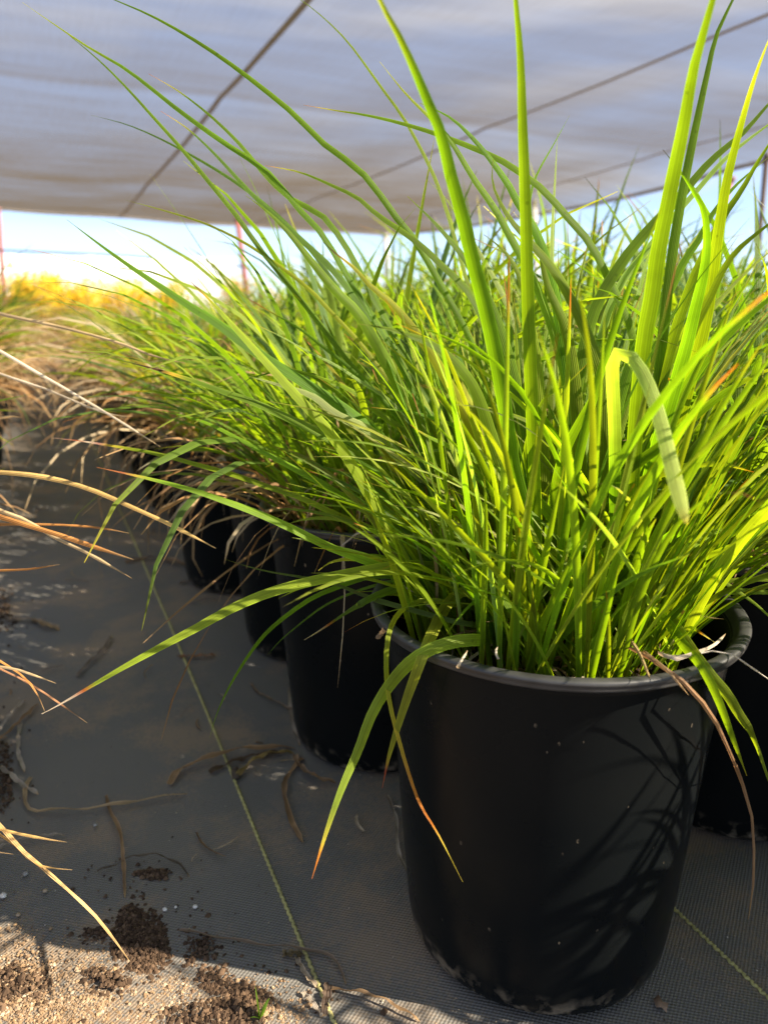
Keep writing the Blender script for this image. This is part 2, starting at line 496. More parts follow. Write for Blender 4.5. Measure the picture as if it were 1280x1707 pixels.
def mat_fabric():
    m, n, l = new_mat('woven_ground_cover')
    out = N(n, 'OutputMaterial'); b = N(n, 'BsdfPrincipled')
    tc = N(n, 'TexCoord')
    sep = N(n, 'SeparateXYZ'); l.new(tc.outputs['Object'], sep.inputs[0])
    def sine(sock, period):
        mu = N(n, 'Math', operation='MULTIPLY'); mu.inputs[1].default_value = 2 * math.pi / period
        l.new(sock, mu.inputs[0])
        s = N(n, 'Math', operation='SINE'); l.new(mu.outputs[0], s.inputs[0]); return s.outputs[0]
    sx, sy = sine(sep.outputs['X'], .0046), sine(sep.outputs['Y'], .0034)
    wv = N(n, 'Math', operation='MULTIPLY'); l.new(sx, wv.inputs[0]); l.new(sy, wv.inputs[1])
    d1 = N(n, 'TexNoise'); d1.inputs['Scale'].default_value = 6.5; d1.inputs['Detail'].default_value = 9; d1.inputs['Roughness'].default_value = .62
    d2 = N(n, 'TexNoise'); d2.inputs['Scale'].default_value = 260; d2.inputs['Detail'].default_value = 3
    d3 = N(n, 'TexNoise'); d3.inputs['Scale'].default_value = 2.2; d3.inputs['Detail'].default_value = 4
    for d in (d1, d2, d3): l.new(tc.outputs['Object'], d.inputs['Vector'])
    ad = N(n, 'Math', operation='MULTIPLY_ADD'); ad.inputs[1].default_value = .28
    l.new(d2.outputs['Fac'], ad.inputs[0]); l.new(d1.outputs['Fac'], ad.inputs[2])
    dust = N(n, 'MapRange'); dust.inputs[1].default_value = .62; dust.inputs[2].default_value = .76
    l.new(ad.outputs[0], dust.inputs[0])
    base = N(n, 'Mix', data_type='RGBA'); base.inputs[6].default_value = (.066, .067, .067, 1); base.inputs[7].default_value = (.160, .162, .160, 1)
    wr = N(n, 'MapRange'); wr.inputs[1].default_value = -.8; wr.inputs[2].default_value = .8
    l.new(wv.outputs[0], wr.inputs[0]); l.new(wr.outputs[0], base.inputs[0])
    film = N(n, 'Mix', data_type='RGBA'); film.inputs[7].default_value = (.21, .185, .15, 1)
    fr = N(n, 'MapRange'); fr.inputs[1].default_value = .35; fr.inputs[2].default_value = .7; fr.inputs[3].default_value = .08; fr.inputs[4].default_value = .7
    l.new(d3.outputs['Fac'], fr.inputs[0]); l.new(fr.outputs[0], film.inputs[0]); l.new(base.outputs[2], film.inputs[6])
    sand = N(n, 'Mix', data_type='RGBA'); sand.inputs[7].default_value = (.27, .20, .135, 1)
    dm = N(n, 'Math', operation='MULTIPLY'); dm.inputs[1].default_value = .75
    l.new(dust.outputs[0], dm.inputs[0])
    l.new(dm.outputs[0], sand.inputs[0]); l.new(film.outputs[2], sand.inputs[6])
    # sand swept over the corner of the sheet near the path's end
    ln = N(n, 'Math', operation='MULTIPLY_ADD'); ln.inputs[1].default_value = .97
    l.new(sep.outputs['X'], ln.inputs[0]); l.new(sep.outputs['Y'], ln.inputs[2])
    wob = N(n, 'TexNoise'); wob.inputs['Scale'].default_value = 24; wob.inputs['Detail'].default_value = 7; wob.inputs['Roughness'].default_value = .65
    l.new(tc.outputs['Object'], wob.inputs['Vector'])
    l2 = N(n, 'Math', operation='MULTIPLY_ADD'); l2.inputs[1].default_value = .22
    l.new(wob.outputs['Fac'], l2.inputs[0]); l.new(ln.outputs[0], l2.inputs[2])
    pm = N(n, 'MapRange'); pm.inputs[1].default_value = .69; pm.inputs[2].default_value = .60
    pm.inputs[3].default_value = 0; pm.inputs[4].default_value = .62
    l.new(l2.outputs[0], pm.inputs[0])
    gr = N(n, 'MapRange'); gr.inputs[1].default_value = .38; gr.inputs[2].default_value = .56
    l.new(d2.outputs['Fac'], gr.inputs[0])
    pg = N(n, 'Math', operation='MULTIPLY'); l.new(pm.outputs[0], pg.inputs[0]); l.new(gr.outputs[0], pg.inputs[1])
    sand2 = N(n, 'Mix', data_type='RGBA'); sand2.inputs[7].default_value = (.29, .20, .12, 1)
    l.new(pg.outputs[0], sand2.inputs[0]); l.new(sand.outputs[2], sand2.inputs[6])
    l.new(sand2.outputs[2], b.inputs['Base Color'])
    b.inputs['Roughness'].default_value = .62
    b.inputs['Specular IOR Level'].default_value = .35
    bp = N(n, 'Bump'); bp.inputs['Strength'].default_value = .5; bp.inputs['Distance'].default_value = .0008
    hm = N(n, 'Math', operation='ADD'); l.new(wv.outputs[0], hm.inputs[0]); l.new(d2.outputs['Fac'], hm.inputs[1])
    l.new(hm.outputs[0], bp.inputs['Height']); l.new(bp.outputs[0], b.inputs['Normal'])
    l.new(b.outputs[0], out.inputs['Surface'])
    return m
M_FABRIC = mat_fabric()
M_EARTH = plain_mat('earth', (.16, .12, .08), .95, .35, 2.0, .2, .3)

def cloth_mat():
    m, n, l = new_mat('shade_cloth')
    out = N(n, 'OutputMaterial')
    tc = N(n, 'TexCoord')
    mp = N(n, 'Mapping'); mp.inputs['Scale'].default_value = (26, 1.1, 1)
    l.new(tc.outputs['Object'], mp.inputs['Vector'])
    st = N(n, 'TexNoise'); st.inputs['Scale'].default_value = 1.6; st.inputs['Detail'].default_value = 6; st.inputs['Roughness'].default_value = .6
    l.new(mp.outputs[0], st.inputs['Vector'])
    mp2 = N(n, 'Mapping'); mp2.inputs['Scale'].default_value = (.5, 3.0, 1)
    l.new(tc.outputs['Object'], mp2.inputs['Vector'])
    st2 = N(n, 'TexNoise'); st2.inputs['Scale'].default_value = 1.2; st2.inputs['Detail'].default_value = 5
    l.new(mp2.outputs[0], st2.inputs['Vector'])
    lw = N(n, 'LayerWeight'); lw.inputs['Blend'].default_value = .5
    # a knitted cloth: seen at a slant its threads close up
    op = N(n, 'MapRange'); op.inputs[1].default_value = .69; op.inputs[2].default_value = .885
    op.inputs[3].default_value = .36; op.inputs[4].default_value = .97
    l.new(lw.outputs['Facing'], op.inputs[0])
    av = N(n, 'Math', operation='MULTIPLY_ADD'); av.inputs[1].default_value = .20; l.new(st.outputs['Fac'], av.inputs[0])
    av2 = N(n, 'Math', operation='MULTIPLY_ADD'); av2.inputs[1].default_value = .34; l.new(st2.outputs['Fac'], av2.inputs[0]); l.new(op.outputs[0], av2.inputs[2])
    l.new(av2.outputs[0], av.inputs[2])
    sb = N(n, 'Math', operation='SUBTRACT'); sb.inputs[1].default_value = .30; sb.use_clamp = True
    l.new(av.outputs[0], sb.inputs[0])
    tp = N(n, 'BsdfTransparent'); tp.inputs['Color'].default_value = (.95, .93, .92, 1)
    df = N(n, 'BsdfDiffuse'); df.inputs['Color'].default_value = (.19, .155, .105, 1)
    tl = N(n, 'BsdfTranslucent'); tl.inputs['Color'].default_value = (.13, .104, .068, 1)
    mx = N(n, 'MixShader'); mx.inputs[0].default_value = .5
    l.new(df.outputs[0], mx.inputs[1]); l.new(tl.outputs[0], mx.inputs[2])
    m2 = N(n, 'MixShader'); l.new(sb.outputs[0], m2.inputs[0]); l.new(tp.outputs[0], m2.inputs[1]); l.new(mx.outputs[0], m2.inputs[2])
    l.new(m2.outputs[0], out.inputs['Surface'])
    return m
M_CLOTH = cloth_mat()
M_SEAM = plain_mat('seam_band', (.30, .28, .26), .8, .2, 6)
M_GALV = plain_mat('galvanised', (.55, .56, .57), .45, .1, 5, metallic=.3)
M_POLY = plain_mat('white_poly', (.82, .82, .82), .5, .05, 1.5)

# ------------------------------------------------------------------ setting: ground
def sheet(name, x0, y0, x1, y1, z, mat):
    mb = MB()
    i = [mb.vert(p) for p in ((x0, y0, z), (x1, y0, z), (x1, y1, z), (x0, y1, z))]
    mb.f.append(tuple(i))
    return tag(mb.build(name, mat, smooth=False), kind='structure')
sheet('ground', -700, -700, 700, 900, -.006, M_EARTH)

def fabric():
    mb = MB()
    xs = np.linspace(-1.6, 3.4, 260); ys = np.linspace(-1.2, 9.0, 420)
    idx = {}
    for i, x in enumerate(xs):
        for j, y in enumerate(ys):
            z = .0045 * noise.noise(Vector((x * 4, y * 3, 0))) + .0012 * noise.noise(Vector((x * 14, y * 11, 3)))
            idx[i, j] = mb.vert((x, y, z))
    for i in range(len(xs) - 1):
        for j in range(len(ys) - 1):
            mb.f.append((idx[i, j], idx[i + 1, j], idx[i + 1, j + 1], idx[i, j + 1]))
    o = tag(mb.build('ground_cover', M_FABRIC), kind='structure')
    # the woven-in marker threads, every 0.31 m
    for x in (.143, .457):
        t = MB()
        y = .2
        k = 0
        while y < 7.5:
            st = .0038
            sgn = 1 if k % 2 else -1
            zz = .0045 * noise.noise(Vector((x * 4, y * 3, 0))) + .0012 * noise.noise(Vector((x * 14, y * 11, 3)))
            a = (x - .0010 * sgn + .004 * math.sin(y * 1.7), y, zz + .0004)
            b2 = (x + .0010 * sgn + .004 * math.sin((y + st) * 1.7), y + st * 1.15, zz + .0004)
            m_ = ((a[0] + b2[0]) / 2, (a[1] + b2[1]) / 2, zz + .0014)
            t.tube([a, m_, b2], [.0010, .0018, .0010], 5, caps=False)
            y += st; k += 1
        t.build('marker_thread', plain_mat('thread_yellow', (.40, .36, .14), .75, .35, 120), o)
    return o
fabric()

# ------------------------------------------------------------------ shade cloth, its seams, posts
CORN_R, NEAR_V = 8.75, 3.6
def far_v(u):
    return 18.3 + (u + .5) * .227
def cloth_z(u, v):
    z = 2.52
    # cross wires hold it up at v = 8.25 and 14; between them it bellies
    for a, b, dpt in ((2.2, 8.25, .03), (8.25, 14.2, .05), (14.2, 20.5, .06)):
        if a <= v <= b:
            t = (v - a) / (b - a)
            z -= dpt * 4 * t * (1 - t) * .5
    z -= .022 * math.sin((u - 1.84) / 3.03 * math.pi) ** 2
    z -= .25 * math.exp((u - CORN_R) / 1.6) * math.sin(math.pi * min(1, max(0, (v - 5.0) / 15.4)))
    z += .012 * noise.noise(Vector((u * 1.2, v * .7, 1)))
    z += .014 * math.exp(-abs(v - 8.3 - .02 * u) / .5)
    return z
def cloth():
    mb = MB()
    nu, nv = 90, 260
    idx = {}
    for i in range(nu + 1):
        u = -12 + (CORN_R + 12) * i / nu
        for j in range(nv + 1):
            v1 = far_v(u)
            v = NEAR_V + (v1 - NEAR_V) * j / nv
            uu = u
            if i == nu:
                uu = u
            idx[i, j] = mb.vert((uu, v, cloth_z(uu, v)))
    for i in range(nu):
        for j in range(nv):
            mb.f.append((idx[i, j], idx[i + 1, j], idx[i + 1, j + 1], idx[i, j + 1]))
    o = mb.build('shade_cloth', M_CLOTH)
    tag(o, 'large grey woven shade cloth stretched overhead above the potted plants', 'shade cloth')
    # sewn double seams
    for u in (-4.2, -1.2, 1.84, 4.87, 7.5):
        s = MB()
        prev = None
        for k in range(100):
            v = NEAR_V + (far_v(u) - NEAR_V) * k / 99
            a = s.vert((u - .028, v, cloth_z(u - .028, v) - .008)); b = s.vert((u + .028, v, cloth_z(u + .028, v) - .008))
            if prev: s.f.append((prev[0], prev[1], b, a))
            prev = (a, b)
        s.build('seam', M_SEAM, o)
    # hem cords round the free edges
    h = MB()
    h.tube([(CORN_R, v, cloth_z(CORN_R, v) - .01) for v in np.linspace(NEAR_V, far_v(CORN_R), 60)], .03, 8)
    h.tube([(u, far_v(u), cloth_z(u, far_v(u)) - .01) for u in np.linspace(-12, CORN_R, 60)], .03, 8)
    h.build('hem', M_SEAM, o)
    return o
cloth()

def post(px_base, px_top, yc, r, colr, label, extra=None, mat=None):
    """a tube from the ground up to the point seen at px_top"""
    top = at_depth(px_top[0], px_top[1], yc)
    g = at_depth(px_base[0], px_base[1], yc)
    d = (top - g)
    base = g + d * ((0 - g.z) / d.z)
    o = empty('support_post', base, label, 'post')
    mb = MB()
    rel = [Vector((0, 0, -.05)), (top - base) * .5, top - base]
    mb.tube(rel, r, 12, colr)
    mb.build('pole', mat or M_POSTS, o)
    c = MB()
    c.tube([(top - base) - Vector((0, 0, .02)), (top - base) + Vector((0, 0, .04))], r * 1.35, 12, mixc(colr, (.3, .3, .3), .4))
    c.build('cap', mat or M_POSTS, o)
    return o
RED, WHT, DARK = (.46, .16, .13), (.74, .72, .68), (.10, .065, .06)
post((407, 450), (396, 366), 17.5, .055, RED, 'thin red post under the far edge of the shade cloth, leaning slightly')
post((8, 500), (-2, 350), 16.0, .04, RED, 'red post beside the yellow shrubs at the edge of the path')
post((645, 480), (643, 392), 19.0, .06, WHT, 'white post standing at the corner of the shade cloth')
post((893, 430), (890, 338), 15.0, .05, WHT, 'white post under the rising side of the shade cloth')
post((1262, 430), (1277, 262), 9.0, .03, DARK, 'dark upright post in the corner beside a slanting red brace')
post((1172, 440), (1218, 300), 10.5, .04, RED, 'slanting red brace beside the dark upright post')

# white plastic house and a wire before it, far off
def poly_house():
    a = at_depth(-420, 520, 30.0); b = at_depth(400, 520, 34.0)
    a.z = b.z = 0
    d = (b - a); L = d.length; d.normalize()
    nrm = Vector((-d.y, d.x, 0))
    if nrm.dot(FWD) < 0: nrm = -nrm
    o = empty('plastic_greenhouse', a, 'long low greenhouse of white plastic beyond the yellow shrubs', 'greenhouse')
    mb = MB()
    prof = [(0, 0), (0, 1.7), (.25, 2.2), (.8, 2.55), (1.6, 2.72), (2.6, 2.6), (3.2, 2.2), (3.5, 1.6), (3.5, 0)]
    rows = []
    nseg = 24
    for k in range(nseg + 1):
        s = L * k / nseg
        rows.append([mb.vert(d * s + nrm * q + Vector((0, 0, h * (1 - .02 * (k % 2))))) for q, h in prof])
    for r0, r1 in zip(rows, rows[1:]):
        for i in range(len(prof) - 1):
            mb.f.append((r0[i], r1[i], r1[i + 1], r0[i + 1]))
    mb.f.append(tuple(rows[0])); mb.f.append(tuple(reversed(rows[-1])))
    mb.build('cover', M_POLY, o, smooth=False)
    e = MB()
    for k in range(0, nseg + 1, 4):
        s = L * k / nseg
        e.tube([d * s + nrm * (q - .03 if q < 1 else q) + Vector((0, 0, h + .02)) for q, h in prof], .02, 6)
        e.build('hoop', M_GALV, o)
        e = MB()
poly_house()

def guy_wire():
    mb = MB()
    pts = [at_depth(-300, 404, 12.0), at_depth(0, 417, 12.5), at_depth(203, 427, 13), at_depth(330, 437, 13.5), at_depth(420, 446, 14)]
    mb.tube(pts, .014, 6)
    o = mb.build('bracing_wire', M_CABLE)
    tag(o, 'thin dark wire running level above the yellow shrubs', 'wire')
guy_wire()

# ------------------------------------------------------------------ pots
POT_H, POT_R = .2943, .14
def lathe(prof, n, mb=None, c=(1, 1, 1), closed_bottom=False):
    mb = mb or MB()
    rows = [[mb.vert((r * math.cos(2 * math.pi * k / n), r * math.sin(2 * math.pi * k / n), z), (k / n, i / len(prof)), c) for k in range(n)] for i, (r, z) in enumerate(prof)]
    for a, b in zip(rows, rows[1:]):
        for k in range(n):
            mb.f.append((a[k], a[(k + 1) % n], b[(k + 1) % n], b[k]))
    if closed_bottom:
        mb.f.append(tuple(reversed(rows[0])))
    return mb
def pot_meshes():
    body = [(.085, .003), (.094, .002), (.1005, .0035), (.1045, .008), (.107, .016), (.1088, .03), (.113, .08), (.1175, .14), (.122, .2), (.1262, .25), (.1295, .2790), (.1308, .2872),
            (.1272, .2872), (.1244, .25), (.118, .18)]
    b = lathe(body, 96, closed_bottom=True).mesh('body', M_POT)
    rim = [(.1268, .2858), (.1306, .2852), (.1330, .2852), (.1362, .2858), (.1384, .2866), (.1392, .2882), (.1386, .2896), (.1397, .2906), (.1400, .2922), (.1392, .2936), (.1376, .2943), (.1345, .2942), (.1322, .2934), (.1304, .2915), (.1290, .2885), (.1272, .2860), (.1268, .2858)]
    r = lathe(rim, 128).mesh('rim', M_RIM)
    s = MB()
    nr, na = 14, 60
    rows = []
    for i in range(nr + 1):
        q = .1232 * i / nr
        row = []
        for k in range(na):
            a = 2 * math.pi * k / na
            x, y = q * math.cos(a), q * math.sin(a)
            z = .243 + .010 * noise.noise(Vector((x * 26, y * 26, 0))) + .004 * noise.noise(Vector((x * 90, y * 90, 2))) + .010 * (1 - (q / .125) ** 2)
            row.append(s.vert((x, y, z)))
        rows.append(row)
    for a, b2 in zip(rows, rows[1:]):
        for k in range(na):
            s.f.append((a[k], b2[k], b2[(k + 1) % na], a[(k + 1) % na]))
    for _ in range(420):
        a, q = rng.uniform(0, 6.283), .122 * math.sqrt(rng.random())
        c = rng.choice([(.05, .03, .02), (.09, .055, .03), (.03, .02, .012), (.16, .11, .06)])
        s.lump((q * math.cos(a), q * math.sin(a), .2475 + .007 * (1 - (q / .125) ** 2)), rng.uniform(.0015, .0045), c)
    so = s.mesh('potting_soil', M_SOIL)
    return b, r, so
ME_BODY, ME_RIM, ME_SOIL = pot_meshes()
def pot(x, y, label, group, rz=None, tilt=0):
    o = empty('nursery_pot', (x, y, .0015), label, 'plant pot', group, rng.uniform(0, 6) if rz is None else rz)
    for nm, me in (('body', ME_BODY), ('rim', ME_RIM), ('potting_soil', ME_SOIL)):
        link(nm, me, o)
    return o

# ------------------------------------------------------------------ grass plants in general
GREENS = [(.122, .182, .016), (.100, .165, .017), (.148, .207, .018), (.080, .136, .024), (.176, .235, .022), (.068, .122, .028)]
def grow(r, th0, az, L, bend, n, r0, z0, wig=.05):
    """a blade: starts at r0 from the middle, tilts th0 off vertical and bends over"""
    P = [np.array([r0[0], r0[1], z0])]
    a = az
    for i in range(n):
        t = (i + .5) / n
        th = th0 + bend * t ** 1.7
        a2 = a + wig * math.sin(t * 3 + r.random() * .4)
        st = L / n
        P.append(P[-1] + np.array([math.sin(th) * math.cos(a2), math.sin(th) * math.sin(a2), math.cos(th)]) * st)
    return np.array(P)
def width_dir(az, tw0, tw1, n):
    h = Vector((-math.sin(az), math.cos(az), 0))
    def f(i, T):
        W = h - T * h.dot(T)
        W = W.normalized() if W.length > .05 else Vector((1, 0, 0))
        a = tw0 + (tw1 - tw0) * i / n
        return W * math.cos(a) + T.cross(W) * math.sin(a)
    return f
def clump(seed, n_green, n_dry, Lr=(.26, .50), yellow=0.0, segs=9, wr=(.0055, .0098), spread=1.0, drymul=1.0):
    r = random.Random(seed)
    g, d = MB(), MB()
    for k in range(n_green):
        q = .085 * math.sqrt(r.random())
        a0 = r.uniform(0, 2 * math.pi)
        az = a0 + r.gauss(0, .5)
        t = min(1, q / .085)
        th0 = abs(r.gauss(.10 + .42 * t, .16)) * spread
        L = r.uniform(*Lr) * (1.0 - .25 * max(0, th0 - .5))
        bend = abs(r.gauss(.75 + .6 * t, .42)) * spread
        base = r.choice(GREENS)
        y = r.random()
        if y < yellow:
            base = mixc(base, r.choice([(.36, .30, .04), (.26, .26, .03), (.38, .25, .05)]), r.uniform(.3, .9))
        k_ = r.uniform(.8, 1.2)
        base = tuple(c * k_ for c in base)
        P = grow(r, th0, az, L, bend, segs, (q * math.cos(a0), q * math.sin(a0)), .258)
        add_blade(g, P, L, r.uniform(*wr), width_dir(az, r.uniform(-.6, .6), r.uniform(-.9, .9), segs), base, r.choice('gggggokyrw'), 2, .25,
                  root=(.20, .13, .06) if r.random() < .3 else (.16, .20, .04))
    for k in range(max(2, n_dry)):
        q = .11 * r.random() ** .4
        a0 = r.uniform(0, 2 * math.pi); az = a0 + r.gauss(0, .45)
        th0 = abs(r.gauss(.75, .35)); bend = abs(r.gauss(1.75, .5))
        L = r.uniform(.12, .34) * drymul
        base = r.choice([(.34, .22, .11), (.42, .29, .15), (.26, .15, .07), (.48, .38, .24), (.36, .20, .08)])
        P = grow(r, th0, az, L, bend, 7, (q * math.cos(a0), q * math.sin(a0)), .262, .3)
        add_blade(d, P, L, r.uniform(.0016, .0042), width_dir(az, r.uniform(-1, 1), r.uniform(-2, 2), 7), base, 'd', 2, .4, 'dry')
    return g.mesh('foliage', M_LEAF_BG), d.mesh('dry_leaves', M_DRY)

KINDS = {  # mid and olive carry the warm light on farther plants as yellow tint
    'lush': [clump(10 + i, 175, 150, Lr=(.19, .43), drymul=.85) for i in range(6)],
    'mid': [clump(20 + i, 155, 190, yellow=.30, Lr=(.16 + .02 * (i % 3), .35 + .03 * (i % 3)), drymul=1.2) for i in range(5)],
    'olive': [clump(30 + i, 210, 100, yellow=.62, Lr=(.12 + .02 * (i % 3), .26 + .03 * (i % 3)), drymul=1.2) for i in range(6)],
}
def plant(x, y, kind, i, label, group, rz, sc=1.0):
    fo, dr = KINDS[kind][i % len(KINDS[kind])]
    o = empty('grass_plant', (x, y, .0015), label, 'grass plant', group, rz)
    o.scale = (sc, sc, 1.0 if sc <= 1 else sc)
    link('foliage', fo, o); link('dry_leaves', dr, o)
    return o

# ------------------------------------------------------------------ the front pot and its plant
HX, HY = cp(.1296, .5568, 0).x, cp(.1296, .5568, 0).y
pot(HX, HY, 'large black plastic nursery pot at the front, holding the brightest green grass', 'nursery pots', rz=.3)

hero = empty('grass_plant', (HX, HY, .0015), 'bright green strappy grass plant in the front pot, its blades reaching over the rim', 'grass plant', 'potted grass plants')
ZSOIL = .25
HDEPTH = .5568
G0, G1, G2, G3, G4, G5 = (.120, .190, .010), (.100, .165, .010), (.155, .235, .014), (.075, .130, .022), (.21, .28, .026), (.24, .30, .085)  # paler greens also carry painted sunlight for the brightly lit leaves
